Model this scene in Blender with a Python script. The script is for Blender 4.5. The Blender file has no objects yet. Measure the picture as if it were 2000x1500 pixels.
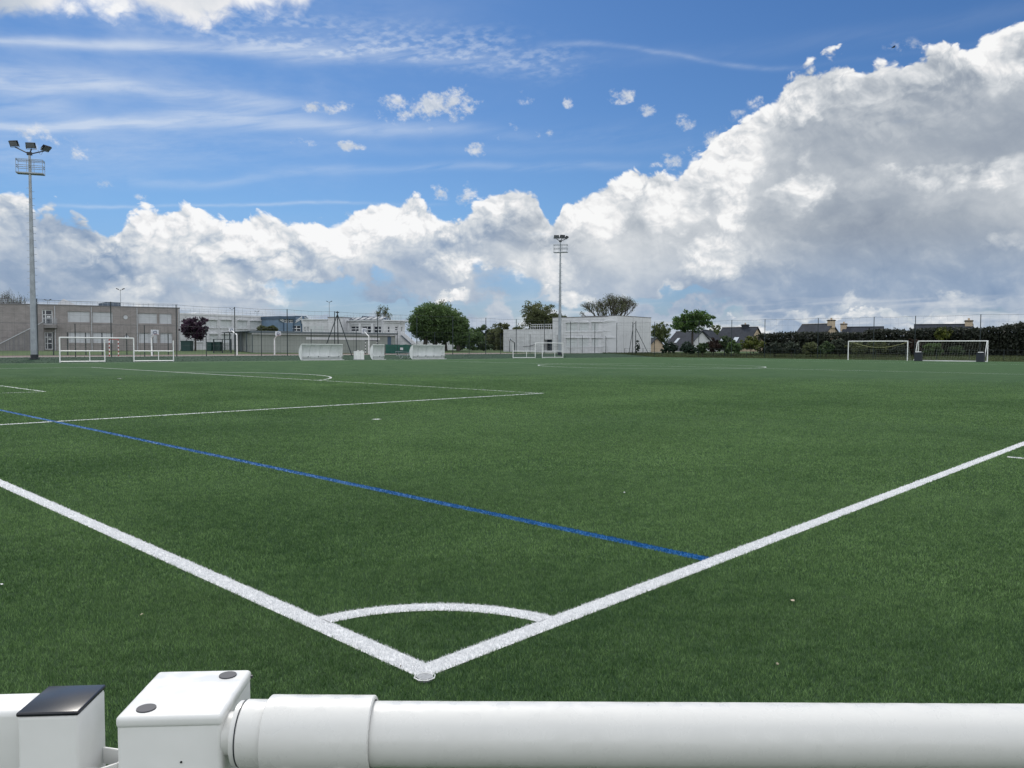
import bpy, math, random, bmesh
import numpy as np
from mathutils import Vector, Matrix
R = math.radians
scene = bpy.context.scene
COL = scene.collection
# ------------------------------------------------------------------ camera
F_PX, CAM_H, PITCH, ROLL, YAW, CX, CY = 1539.93, 1.4307, -0.0459, 0.0045, 0.7634, -2.147, -2.5817
FW = Vector((math.cos(YAW)*math.cos(PITCH), math.sin(YAW)*math.cos(PITCH), math.sin(PITCH)))
_r = Vector((math.sin(YAW), -math.cos(YAW), 0)); _u = _r.cross(FW)
RT = math.cos(ROLL)*_r + math.sin(ROLL)*_u
UP = -math.sin(ROLL)*_r + math.cos(ROLL)*_u
CAM = Vector((CX, CY, CAM_H))
cd = bpy.data.cameras.new('camera'); cam = bpy.data.objects.new('camera', cd); COL.objects.link(cam)
cd.sensor_width = 36; cd.lens = 36*F_PX/2000; cd.clip_start = .05; cd.clip_end = 6000
M = Matrix((RT, UP, -FW)).transposed().to_4x4(); M.translation = CAM
cam.matrix_world = M
scene.camera = cam
def ray(u, v): return FW + RT*((u-1000)/F_PX) - UP*((v-750)/F_PX)
def W(u, v, d):                      # world point seen at photo pixel (u,v), d metres in front of the camera
    return CAM + ray(u, v)*d
def onY(u, Y):                       # distance at which the sight line through column u crosses the plane y=Y
    r = ray(u, 680); return (Y-CAM.y)/r.y
def onX(u, X):
    r = ray(u, 680); return (X-CAM.x)/r.x
# ------------------------------------------------------------------ light
SUN_AZ, SUN_EL = YAW + R(22), R(48)
sd = Vector((math.cos(SUN_AZ)*math.cos(SUN_EL), math.sin(SUN_AZ)*math.cos(SUN_EL), math.sin(SUN_EL)))
sl = bpy.data.lights.new('sun', 'SUN'); sl.energy = 1.8; sl.angle = R(12); sl.color = (1, .95, .88)
so = bpy.data.objects.new('sun', sl); COL.objects.link(so)
so.rotation_euler = sd.to_track_quat('Z', 'Y').to_euler()
scene.view_settings.view_transform = 'Standard'; scene.view_settings.look = 'None'
scene.view_settings.exposure = 0; scene.view_settings.gamma = 1
# ------------------------------------------------------------------ world: blue sky, contrails, puffs and the cumulus bank
world = bpy.data.worlds.new('World'); scene.world = world; world.use_nodes = True
wt = world.node_tree; wt.nodes.clear()
class E:
    """tiny expression wrapper round shader sockets"""
    nt = None
    def __init__(s, k): s.k = k
    @staticmethod
    def m(op, *a, clamp=False):
        n = E.nt.nodes.new('ShaderNodeMath'); n.operation = op; n.use_clamp = clamp
        for i, x in enumerate(a):
            if isinstance(x, E): E.nt.links.new(x.k, n.inputs[i])
            else: n.inputs[i].default_value = x
        return E(n.outputs[0])
    def __add__(s, o): return E.m('ADD', s, o)
    __radd__ = __add__
    def __sub__(s, o): return E.m('SUBTRACT', s, o)
    def __rsub__(s, o): return E.m('SUBTRACT', o, s)
    def __mul__(s, o): return E.m('MULTIPLY', s, o)
    __rmul__ = __mul__
    def __truediv__(s, o): return E.m('DIVIDE', s, o)
    def sm(s, a, b, lo=0., hi=1., kind='SMOOTHSTEP'):
        n = E.nt.nodes.new('ShaderNodeMapRange'); n.interpolation_type = kind; n.clamp = True
        E.nt.links.new(s.k, n.inputs[0])
        for i, x in enumerate((a, b, lo, hi)):
            if isinstance(x, E): E.nt.links.new(x.k, n.inputs[i+1])
            else: n.inputs[i+1].default_value = x
        return E(n.outputs[0])
    def max(s, o): return E.m('MAXIMUM', s, o)
    def min(s, o): return E.m('MINIMUM', s, o)
def vec(x, y, z=0.):
    n = E.nt.nodes.new('ShaderNodeCombineXYZ')
    for i, a in enumerate((x, y, z)):
        if isinstance(a, E): E.nt.links.new(a.k, n.inputs[i])
        else: n.inputs[i].default_value = a
    return E(n.outputs[0])
def noise(v, scale, detail=5, rough=.5, dist=0., lac=2.):
    n = E.nt.nodes.new('ShaderNodeTexNoise'); n.noise_dimensions = '2D'; E.nt.links.new(v.k, n.inputs['Vector'])
    n.inputs['Scale'].default_value = scale; n.inputs['Detail'].default_value = detail
    n.inputs['Roughness'].default_value = rough; n.inputs['Distortion'].default_value = dist
    n.inputs['Lacunarity'].default_value = lac
    return E(n.outputs[0])
def voro(v, scale, detail=3, rough=.5, smooth=.3):
    n = E.nt.nodes.new('ShaderNodeTexVoronoi'); n.voronoi_dimensions = '2D'; n.feature = 'F1'; n.normalize = True
    E.nt.links.new(v.k, n.inputs['Vector'])
    n.inputs['Scale'].default_value = scale; n.inputs['Detail'].default_value = detail
    n.inputs['Roughness'].default_value = rough
    return E(n.outputs['Distance'])
def mixc(f, a, b):
    n = E.nt.nodes.new('ShaderNodeMix'); n.data_type = 'RGBA'
    for sk, x in ((n.inputs[0], f), (n.inputs[6], a), (n.inputs[7], b)):
        if isinstance(x, E): E.nt.links.new(x.k, sk)
        else: sk.default_value = x if isinstance(x, float) else (*x, 1)
    return E(n.outputs[2])
def dirang(u, v):
    d = ray(u, v); az = math.atan2(d.y, d.x) - YAW
    return az, math.asin(d.normalized().z)
AZ0, AZ1, EL1 = .66, -.66, .55
def curve(az, pts, ymax=EL1, raw=False):
    """function of azimuth through the listed (u, v) sky points; raw: (u, value)"""
    n = E.nt.nodes.new('ShaderNodeFloatCurve'); c = n.mapping.curves[0]; n.mapping.extend = 'HORIZONTAL'
    P = []
    for u, v in pts:
        a, e = dirang(u, 650 if raw else v)
        P.append(((a-AZ0)/(AZ1-AZ0), (v if raw else e)/ymax))
    P.sort()
    while len(c.points) < len(P): c.points.new(.5, .5)
    for q, (x, y) in zip(c.points, P): q.location = (x, y); q.handle_type = 'AUTO'
    n.mapping.update()
    E.nt.links.new(((az-AZ0)/(AZ1-AZ0)).k, n.inputs[1])
    return E(n.outputs[0])*ymax
E.nt = wt
tc = wt.nodes.new('ShaderNodeTexCoord')
vr = wt.nodes.new('ShaderNodeVectorRotate'); vr.rotation_type = 'Z_AXIS'; vr.inputs['Angle'].default_value = -YAW
wt.links.new(tc.outputs['Generated'], vr.inputs['Vector'])
sx = wt.nodes.new('ShaderNodeSeparateXYZ'); wt.links.new(vr.outputs[0], sx.inputs[0])
X, Y, Z = (E(sx.outputs[i]) for i in range(3))
az = E.m('ARCTAN2', Y, X); el = E.m('ARCSINE', Z)
P = vec(az, el)
TOP = [(-200,360),(0,368),(45,375),(70,408),(100,392),(125,408),(170,432),(215,470),(238,452),(262,428),(330,415),(385,432),(425,455),
 (490,432),(560,436),(640,440),(715,412),(770,405),(815,402),(850,418),(905,412),(940,388),(1000,374),(1040,384),(1066,425),(1085,438),(1098,392),(1140,376),
 (1200,352),(1240,330),(1290,338),(1340,322),(1385,306),(1440,262),(1470,240),(1498,196),(1530,172),(1570,140),(1620,130),(1650,118),(1690,150),
 (1740,138),(1800,112),(1850,98),(1895,104),(1925,66),(1960,54),(2000,52),(2200,40)]
top = curve(az, TOP)
W1 = noise(vec(az, el*1.25), 9., 3, .5); W2 = noise(vec(az, el*1.25), 30., 3, .55)      # domain warp
def dens(a, e, o=7, full=True):
    q = vec(a + (W1-.5)*.05 + (W2-.5)*.016, e*1.2 + (W2-.5)*.020 + (W1-.5)*.02)
    b = 1.-voro(q, 19., 2 if not full else 4, .55)*1.35
    return (b*b-.35)*1.0 + (noise(q, 10., o, .54)-.5)*1.35
n0 = dens(az, el)
s0 = dens(az, el, 5)
s1 = dens(az-.004, el+.0065, 5)              # one step towards the light (up, a little left)
s2 = dens(az-.012, el+.034, 3, False)
n1 = dens(az-.0015, el+.003)
def cover(e): return (top - e)
d0 = cover(el)/.024 + n0*1.7 + .25
bank = d0.sm(.0, .32)
# gaps of open blue low in the bank (left and centre)
SPOT = lambda u, v, ru, rv, s=1.: (u, v, ru, rv, s)
def blob(lst, a=az, e=el):
    g = None
    for u, v, ru, rv, s in lst:
        ca, ce = dirang(u, v)
        dx = (a-ca)*(F_PX/ru/1.0); dy = (e-ce)*(F_PX/rv)
        x = (1.-(dx*dx+dy*dy)).max(0.)*s
        g = x if g is None else g.max(x)
    return g
low = noise(vec(az*.9, el*2.6), 7., 6, .55)
W3 = noise(vec(az, el*1.3), 20., 5, .6)
WA = az + (W1-.5)*.11 + (W3-.5)*.07; WE = el + (W3-.5)*.050 + (W2-.5)*.035
gaps = blob([(640,580,130,50,.9),(700,600,200,34,.9),(980,560,100,60,.8),(940,600,130,30,.8),(1300,585,170,26,.7),(1060,600,120,20,.6),(330,440,80,40,.0),(1560,622,400,16,.5),(770,560,60,30,.6),(880,560,20,10,.3)], WA, WE)
shadeblobs = blob([(110,470,90,70,.95),(190,530,110,70,1.),(60,560,120,60,.8),(560,500,110,60,.55),(700,560,160,60,.7),(850,520,120,60,.6),(900,470,60,36,.6),(1040,450,60,60,.8),
 (1350,500,160,60,.35),(1620,300,170,110,.95),(1760,260,220,110,.8),(1900,270,160,90,.9),(1640,420,170,60,1.),(1480,560,260,60,.95),(1800,500,300,110,.9),(1250,430,110,60,.55),(1950,420,120,60,.5),(1100,560,260,60,.45),(310,560,80,40,.55),(450,560,120,40,.4)], WA, WE)
brite = blob([(30,390,50,36,.8),(150,480,40,26,.6),(260,470,60,50,.7),(320,450,80,50,.7),(270,560,60,40,.8),(450,480,90,50,.9),(560,530,70,30,.9),(640,450,120,50,.8),(760,430,90,40,.9),(880,440,90,36,.8),
 (960,430,70,60,.8),(920,520,120,30,.9),(540,570,70,22,1.),(450,560,60,40,.7),(870,572,60,20,.9),(1160,420,80,60,.8),(1100,520,90,60,.6),(1390,330,110,60,1.),(1510,200,60,50,.9),(1600,215,60,30,.9),(1440,420,60,80,.9),
 (1400,500,110,60,.9),(1560,370,40,60,.7),(1800,350,60,26,.7),(1930,340,80,36,.65),(1970,100,60,80,1.),(1980,470,60,30,.8),(1300,400,80,60,.9),(1100,580,60,20,.6),(1310,560,60,30,.7),(1230,350,60,40,.8),(1640,620,200,14,.8),(1860,640,160,16,.5),(1430,640,120,12,.8),(1850,590,120,24,.5),(1650,590,60,18,.6)], WA, WE)
bs_ = noise(vec(az, el*1.15), 5., 3, .5, .3)
brite = (brite*1.1 + n0*.36).sm(.12, 1.0)*brite.sm(.0, .45)
shadeblobs = (shadeblobs + n0*.30 + .02).sm(.05, .95)
bn = noise(P, 12., 7, .6, .2)
relief = (s0-s1)
fine = ((n0-n1)*1.2+.5).min(1.).max(0.)
broad = (s0-s2)
depth = cover(el).sm(.0, .14)
crisp = (1.-cover(el).sm(.0, .09)).max(brite*.75)
lum = .555 + (1.-depth)*.10 + brite*.32 - shadeblobs*.27 + relief*(crisp*.66+.14) + broad*(crisp*.14+.08) + (fine-.5)*(crisp*.34+.05) + (bn-.5)*.34 + (bs_-.5)*.45 + s0*.12 - (1.-el.sm(.03,.11))*.10
rim = (1.-d0.sm(.1, .8))*.16
lum = (lum + rim).min(1.).max(0.)
def ramp(f, stops):
    n = E.nt.nodes.new('ShaderNodeValToRGB'); cr = n.color_ramp
    while len(cr.elements) < len(stops): cr.elements.new(.5)
    for e_, (p_, c_) in zip(cr.elements, stops): e_.position = p_; e_.color = (*c_, 1)
    E.nt.links.new(f.k, n.inputs[0]); return E(n.outputs[0])
def srgb(r, g, b): return tuple(((x/255)/12.92 if x <= 10 else ((x/255+.055)/1.055)**2.4) for x in (r, g, b))
CLOUD = [(0., srgb(122,146,178)), (.28, srgb(150,168,192)), (.5, srgb(182,193,207)), (.72, srgb(214,219,224)), (.88, srgb(238,238,239)), (1., srgb(250,250,250))]
CLOUDN = [(0., srgb(142,150,162)), (.28, srgb(165,172,180)), (.5, srgb(190,195,200)), (.72, srgb(216,219,222)), (.88, srgb(238,238,238)), (1., srgb(250,250,249))]
ccol = mixc(el.sm(.06, .15)*(az*-1.).sm(-.12, .10)*.8, ramp(lum, CLOUD), ramp(lum, CLOUDN))
# blue of the sky, from the Nishita model, deepened as the phone camera does
sky = wt.nodes.new('ShaderNodeTexSky'); sky.sky_type = 'NISHITA'; sky.sun_disc = False
sky.sun_elevation = SUN_EL; sky.sun_rotation = math.pi/2 - SUN_AZ
sky.air_density = 1.0; sky.dust_density = .6; sky.ozone_density = 2.0
STR = .11
tint = wt.nodes.new('ShaderNodeMix'); tint.data_type = 'RGBA'; tint.blend_type = 'MULTIPLY'; tint.inputs[0].default_value = 1
wt.links.new(sky.outputs[0], tint.inputs[6])
tf = ramp(el.sm(.0, .46, kind='LINEAR'), [(0., (.36, .46, .70)), (.35,(.37,.56,.77)), (1., (.27, .47, .72))])
wt.links.new(tf.k, tint.inputs[7])
base = E(tint.outputs[2])
def scol(c, k=1.): return E(c.k) if isinstance(c, E) else c
# cloud colours are radiances seen through the Background strength
def over(f, a, b, s=1/STR):
    m_ = E.nt.nodes.new('ShaderNodeMix'); m_.data_type = 'RGBA'; m_.blend_type = 'MULTIPLY'; m_.inputs[0].default_value = 1
    if isinstance(b, E): E.nt.links.new(b.k, m_.inputs[6])
    else: m_.inputs[6].default_value = (*b, 1)
    m_.inputs[7].default_value = (s, s, s, 1)
    return mixc(f, a, E(m_.outputs[2]))
# ---- contrails and cirrus
def streak(pts, wid, alp, tex):
    c = curve(az, pts); w = curve(az, wid, ymax=.1, raw=True); a = curve(az, alp, ymax=1., raw=True)
    wob = (noise(P, 9., 4, .5)-.5)*.012
    d = (el - c + wob)/w
    g = E.m('EXPONENT', (d*d)*-1.)
    return g*a*tex
sv = vec(az*1.2 + el*.3, el*9. + az*1.3)
st1 = noise(sv, 7., 8, .60, .4).sm(.18, .70)
dots = noise(vec(az*1.+el*1.6, el*2.2-az*.6), 62., 3, .5).sm(.32, .72)*noise(sv, 9., 4, .5).sm(.3,.6)
fuzz = noise(vec(az*.7+el*.5, el*3.2+az*.4), 18., 8, .68).sm(.25, .8)
S = [([(-100,75),(0,78),(150,84),(320,90),(640,104),(700,106)], [(0,.004),(300,.006),(640,.009)], [(0,.8),(300,.8),(560,.7),(700,.0)], st1+.25),
 ([(380,66),(640,96),(820,112),(1000,128),(1150,130)], [(400,.006),(640,.008),(1000,.012)], [(360,.0),(450,.5),(800,.7),(950,.45),(1150,.0)], dots*.5+st1*.6),
 ([(380,30),(560,52),(640,68),(800,84),(950,92),(1060,112),(1200,112)], [(400,.022),(640,.020),(800,.018),(1000,.018)], [(380,.25),(560,.55),(900,.55),(1060,.40),(1150,.1),(1250,0.)], dots),
 ([(1040,92),(1110,82),(1190,86),(1290,102),(1420,124),(1560,132)], [(1040,.004),(1200,.003),(1560,.003)], [(1040,.0),(1110,.35),(1300,.30),(1480,.22),(1560,.0)], fuzz+.4),
 ([(-100,150),(0,152),(120,158),(250,170),(400,190),(560,207),(700,225)], [(0,.012),(250,.010),(560,.010)], [(0,.75),(200,.9),(420,.75),(600,.35),(720,.0)], st1+.15),
 ([(-100,250),(0,248),(200,243),(380,233),(520,240),(700,252),(900,256),(1100,270)], [(0,.004),(200,.005),(380,.010),(700,.008)], [(0,1.),(200,1.),(450,.85),(700,.6),(900,.3),(1100,.0)], st1+.3),
 ([(100,404),(300,400),(500,396),(650,392),(820,400)], [(100,.002),(600,.002)], [(100,.0),(200,.4),(650,.45),(820,.2),(880,.0)], fuzz+.4),
 ([(-100,225),(0,200),(80,205),(160,235),(240,250)], [(0,.025),(240,.006)], [(0,.5),(160,.4),(240,.0)], st1),
 ([(250,350),(420,354),(560,336),(780,328),(1000,326),(1250,322)], [(250,.006),(800,.005)], [(250,.0),(350,.35),(800,.35),(1100,.3),(1250,.0)], st1),
 ([(900,290),(1150,268),(1300,268)], [(900,.014),(1300,.014)], [(860,.0),(1000,.12),(1300,.1),(1350,.0)], fuzz),
 ([(0,300),(150,300),(300,290),(600,290)], [(0,.03),(600,.02)], [(0,.45),(200,.35),(600,.15),(700,0)], fuzz)]
cir = None
for s_ in S:
    x = streak(*s_); cir = x if cir is None else cir + x
cir = cir.min(1.)
veil = noise(vec(az*1., el*3.), 5., 5, .6).sm(.35, .75)*el.sm(.1, .3)*az.sm(-.1, .4)*.12
base = over(((cir*.54)+veil*1.5).min(.8), base, srgb(224,232,242))
# ---- small ragged puffs
PF = [(860,208,92,34,1.2),(905,196,50,34,.9),(770,215,54,34,.85),(625,211,46,14,1.),(680,208,36,12,.6),(684,285,34,13,1.),(934,293,34,17,1.),(1214,187,38,18,1.1),(1265,213,24,16,1.),(1032,190,34,18,.7),(1110,200,14,14,.8),
 (1334,240,28,20,.75),(1400,268,34,26,.8),(1300,320,40,22,.75),(855,378,30,20,.8),(912,380,26,36,.8),(690,420,24,14,.8),(830,260,30,20,.45),(873,296,18,10,.6),(205,360,18,12,.55),(280,386,22,8,.55),(150,300,36,26,.5),(80,270,60,34,.55),
 (1480,196,26,22,.5),(1440,225,24,16,.4),(1060,262,30,12,.6),(590,280,44,14,.45),(1765,98,60,22,.35),(1000,250,26,20,.4),(975,272,12,10,.6),(1345,296,20,14,.5),(640,424,36,16,.4)]
pf = blob(PF)
pd = pf*.95 + n0*.45 + (noise(vec(az-el*.8, el*1.2+az*.5), 38., 6, .66)-.5)*3.0 - .34
puff = pd.sm(0., .9)*pf.sm(0., .5)
base = over(puff*.82, base, ramp((.72+(fine-.5)*.7+(1.-pf)*.1).min(1.), CLOUD))
# ---- cloud hanging into the top left corner
BOT = [(-200,110),(0,60),(60,48),(100,30),(150,12),(190,16),(230,30),(290,50),(330,64),(380,70),(425,62),(470,34),(520,28),(570,36),(610,18),(640,-20),(800,-60),(2200,-200)]
bot = curve(az, BOT)
tn = dens(az+.3, el+.11)
td = (el-bot)/.030 + tn*1.3
tcl = td.sm(-.1, .7)*az.sm(.12, .3)
tl = .74 + (tn*.35) + blob([(0,20,110,80,-1.)])*0. - az.sm(.48,.62)*.45 + (1.-td.sm(.3,2.))*.18 + (bn-.5)*.35
base = over(tcl*.95, base, ramp(tl.min(1.).max(0.), CLOUD))
# ---- the bank, broken low down by blue gaps and thin grey layers
gm = (gaps*1.1 + (low-.5)*1.6 - .30).sm(0., .45)*el.sm(.0, .03)
bank = bank*(1.-gm*.8)
base = over(bank*.98, base, ccol)
# low stratus bands close to the horizon
bandn = noise(vec(az*1.4, el*14.+az*.6), 5., 7, .58, .3)
band = bandn.sm(.48, .70)*(1.-el.sm(.03, .075))
base = over(band*.6, base, ramp((bn*.5+.5).min(1.), CLOUD))
hz = (1.-el.sm(-.02, .035))*.5
base = over(hz, base, srgb(178,196,214))
# unseen sky: bright broken cloud added overhead and behind the viewer as fill light
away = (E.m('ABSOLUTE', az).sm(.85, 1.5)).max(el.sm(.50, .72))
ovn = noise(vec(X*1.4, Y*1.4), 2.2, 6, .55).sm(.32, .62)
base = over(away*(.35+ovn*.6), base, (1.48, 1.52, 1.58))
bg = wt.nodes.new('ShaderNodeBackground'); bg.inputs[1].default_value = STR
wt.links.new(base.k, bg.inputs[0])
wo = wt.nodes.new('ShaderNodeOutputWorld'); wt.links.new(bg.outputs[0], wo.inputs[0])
world.cycles.sampling_method = 'MANUAL'; world.cycles.sample_map_resolution = 512
QUAL, QUALT = 1.0, 1.0
SOCK = (.010, -.004)
# ------------------------------------------------------------------ builders
rng = np.random.default_rng(7); random.seed(7)
class MB:
    def __init__(s): s.v = []; s.f = []
    def add(s, V, Fc):
        o = len(s.v); s.v += [tuple(p) for p in V]; s.f += [tuple(i+o for i in f) for f in Fc]; return s
    def box(s, x0, x1, y0, y1, z0, z1, T=None):
        V = [(x, y, z) for z in (z0, z1) for x, y in ((x0, y0), (x1, y0), (x1, y1), (x0, y1))]
        if T: V = [T @ Vector(p) for p in V]
        return s.add(V, [(0,3,2,1),(4,5,6,7),(0,1,5,4),(1,2,6,5),(2,3,7,6),(3,0,4,7)])
    def prism(s, poly, y0, y1):            # polygon in x,z pushed along y
        n = len(poly)
        V = [(x, y0, z) for x, z in poly] + [(x, y1, z) for x, z in poly]
        Fc = [tuple(range(n)), tuple(range(2*n-1, n-1, -1))] + [(i, i+n, (i+1) % n+n, (i+1) % n) for i in range(n)]
        return s.add(V, Fc)
    def tube(s, pts, r, n=8, cap=True):
        pts = [Vector(p) for p in pts]; k = len(pts)
        rs = r if isinstance(r, (list, tuple)) else [r]*k
        V = []; a = None
        for i, p in enumerate(pts):
            t = (pts[min(i+1, k-1)] - pts[max(i-1, 0)]).normalized()
            if a is None: a = t.orthogonal().normalized()
            a = (a - t*a.dot(t)).normalized(); b = t.cross(a)
            V += [p + (a*math.cos(2*math.pi*j/n) + b*math.sin(2*math.pi*j/n))*rs[i] for j in range(n)]
        Fc = [(i*n+j, i*n+(j+1) % n, (i+1)*n+(j+1) % n, (i+1)*n+j) for i in range(k-1) for j in range(n)]
        if cap: Fc += [tuple(range(n-1, -1, -1)), tuple(range((k-1)*n, k*n))]
        return s.add(V, Fc)
    def bar(s, p0, p1, w, h=None):         # square bar
        h = h or w; p0 = Vector(p0); p1 = Vector(p1); t = (p1-p0); L = t.length; t.normalize()
        up = Vector((0, 0, 1)) if abs(t.z) < .95 else Vector((1, 0, 0))
        a = t.cross(up).normalized(); b = a.cross(t)
        V = [p0 + t*x + a*y*w/2 + b*z*h/2 for x in (0, L) for y, z in ((-1,-1),(1,-1),(1,1),(-1,1))]
        return s.add(V, [(0,1,2,3),(7,6,5,4),(0,4,5,1),(1,5,6,2),(2,6,7,3),(3,7,4,0)])
    def quad(s, a, b, c, d): return s.add([a, b, c, d], [(0,1,2,3)])
    def build(s, name, mat, parent=None, bevel=0, smooth=False, seg=3, world=False):
        me = bpy.data.meshes.new(name); me.from_pydata([tuple(p) for p in s.v], [], s.f)
        me.materials.append(mat); me.validate()
        bm = bmesh.new(); bm.from_mesh(me); bmesh.ops.recalc_face_normals(bm, faces=bm.faces)
        if bevel:
            ed = [e for e in bm.edges if len(e.link_faces) == 2 and e.calc_face_angle() > .6]
            bmesh.ops.bevel(bm, geom=ed, offset=bevel, segments=seg, affect='EDGES', profile=.5)
        bm.to_mesh(me); bm.free()
        if smooth:
            me.polygons.foreach_set('use_smooth', [True]*len(me.polygons)); me.set_sharp_from_angle(angle=R(40))
        return link(name, me, parent)
def link(name, me, parent=None):
    o = bpy.data.objects.new(name, me); COL.objects.link(o)
    if parent: o.parent = parent
    return o
def tag(o, label=None, cat=None, group=None, kind=None):
    for k, x in (('label', label), ('category', cat), ('group', group), ('kind', kind)):
        if x: o[k] = x
    return o
def empty(name, loc=(0, 0, 0), rz=0, label=None, cat=None, group=None):
    o = bpy.data.objects.new(name, None); COL.objects.link(o); o.empty_display_size = .2
    o.location = loc; o.rotation_euler = (0, 0, rz); return tag(o, label, cat, group)
def copy_tree(o, parent=None):
    c = o.copy(); COL.objects.link(c); c.parent = parent
    for ch in list(o.children): copy_tree(ch, c)
    return c
def arr_mesh(name, V, Fc, mat, parent=None, tone=None):
    """fast mesh from numpy arrays; tone = one float per vertex"""
    me = bpy.data.meshes.new(name); V = np.asarray(V, np.float32); Fc = np.asarray(Fc, np.int32)
    k = Fc.shape[1]; me.vertices.add(len(V)); me.vertices.foreach_set('co', V.ravel())
    me.loops.add(Fc.size); me.loops.foreach_set('vertex_index', Fc.ravel())
    me.polygons.add(len(Fc)); me.polygons.foreach_set('loop_start', np.arange(0, Fc.size, k, dtype=np.int32))
    if tone is not None:
        at = me.attributes.new('tone', 'FLOAT', 'POINT'); at.data.foreach_set('value', np.asarray(tone, np.float32))
    me.update(calc_edges=True); me.materials.append(mat)
    return link(name, me, parent)
def join_arr(parts):
    V = []; Fc = []; T = []; o = 0
    for v, f, t in parts:
        V.append(v); Fc.append(f+o); T.append(t); o += len(v)
    return np.concatenate(V), np.concatenate(Fc), np.concatenate(T)
# ------------------------------------------------------------------ materials
def mat(name, col, rough=.6, var=.12, scale=3., bump=0., metal=0., spec=.5, stretch=(1,1,1), dirt=None, coat=0.):
    m = bpy.data.materials.new(name); m.use_nodes = True; nt = m.node_tree; E.nt = nt
    b = nt.nodes['Principled BSDF']; b.inputs['Roughness'].default_value = rough
    b.inputs['Metallic'].default_value = metal; b.inputs['Specular IOR Level'].default_value = spec
    b.inputs['Coat Weight'].default_value = coat
    tcn = nt.nodes.new('ShaderNodeTexCoord'); mp = nt.nodes.new('ShaderNodeMapping')
    mp.inputs['Scale'].default_value = stretch; nt.links.new(tcn.outputs['Object'], mp.inputs[0])
    n = nt.nodes.new('ShaderNodeTexNoise'); n.inputs['Scale'].default_value = scale; n.inputs['Detail'].default_value = 6
    n.inputs['Roughness'].default_value = .6; nt.links.new(mp.outputs[0], n.inputs['Vector'])
    f = E(n.outputs[0])
    c1 = tuple(min(1, x*(1-var)) for x in col); c2 = tuple(min(1, x*(1+var)) for x in col)
    c = mixc(f.sm(.3, .7), c1, c2)
    if dirt:
        n2 = nt.nodes.new('ShaderNodeTexNoise'); n2.inputs['Scale'].default_value = dirt[1]; n2.inputs['Detail'].default_value = 8
        nt.links.new(mp.outputs[0], n2.inputs['Vector'])
        c = mixc(E(n2.outputs[0]).sm(dirt[2], dirt[3])*dirt[4], c, dirt[0])
    nt.links.new(c.k, b.inputs['Base Color'])
    if coat:
        n3 = nt.nodes.new('ShaderNodeTexNoise'); n3.inputs['Scale'].default_value = 55.; n3.inputs['Detail'].default_value = 5; nt.links.new(tcn.outputs['Object'], n3.inputs['Vector'])
        rn = E(n3.outputs[0]).sm(.35, .7)*.35 + (rough-.1); nt.links.new(rn.k, b.inputs['Roughness']); nt.links.new(rn.k, b.inputs['Coat Roughness'])
    if bump:
        bp = nt.nodes.new('ShaderNodeBump'); bp.inputs['Strength'].default_value = bump; bp.inputs['Distance'].default_value = .02
        nt.links.new(n.outputs[0], bp.inputs['Height']); nt.links.new(bp.outputs[0], b.inputs['Normal'])
    return m
def leafmat(name, dark, light, trans=.25, rough=.55):
    m = bpy.data.materials.new(name); m.use_nodes = True; nt = m.node_tree; E.nt = nt
    b = nt.nodes['Principled BSDF']; b.inputs['Roughness'].default_value = rough; b.inputs['Specular IOR Level'].default_value = .3
    a = nt.nodes.new('ShaderNodeAttribute'); a.attribute_name = 'tone'
    c = mixc(E(a.outputs['Fac']), dark, light)
    nt.links.new(c.k, b.inputs['Base Color'])
    t = nt.nodes.new('ShaderNodeBsdfTranslucent'); nt.links.new(c.k, t.inputs[0])
    mx = nt.nodes.new('ShaderNodeMixShader'); mx.inputs[0].default_value = trans
    nt.links.new(b.outputs[0], mx.inputs[1]); nt.links.new(t.outputs[0], mx.inputs[2])
    nt.links.new(mx.outputs[0], nt.nodes['Material Output'].inputs[0])
    return m
def brickmat(name, col, mortar, bw=.5, bh=.2, rough=.85, ms=.012, var=.12):
    m = mat(name, col, rough, var, .6); nt = m.node_tree; E.nt = nt; b = nt.nodes['Principled BSDF']
    old = b.inputs['Base Color'].links[0].from_socket
    tcn = nt.nodes.new('ShaderNodeTexCoord'); s = nt.nodes.new('ShaderNodeSeparateXYZ'); nt.links.new(tcn.outputs['Object'], s.inputs[0])
    v = vec(E(s.outputs[0])+E(s.outputs[1]), E(s.outputs[2]))
    br = nt.nodes.new('ShaderNodeTexBrick'); nt.links.new(v.k, br.inputs[0])
    br.inputs['Scale'].default_value = 1; br.inputs['Brick Width'].default_value = bw; br.inputs['Row Height'].default_value = bh
    br.inputs['Mortar Size'].default_value = ms; br.inputs['Color1'].default_value = (1,1,1,1); br.inputs['Color2'].default_value = (.86,.86,.86,1)
    br.inputs['Mortar'].default_value = tuple(x/y for x, y in zip(mortar, col))+(1,)
    mu = nt.nodes.new('ShaderNodeMix'); mu.data_type = 'RGBA'; mu.blend_type = 'MULTIPLY'; mu.inputs[0].default_value = 1
    nt.links.new(old, mu.inputs[6]); nt.links.new(br.outputs[0], mu.inputs[7]); nt.links.new(mu.outputs[2], b.inputs['Base Color'])
    return m
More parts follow.
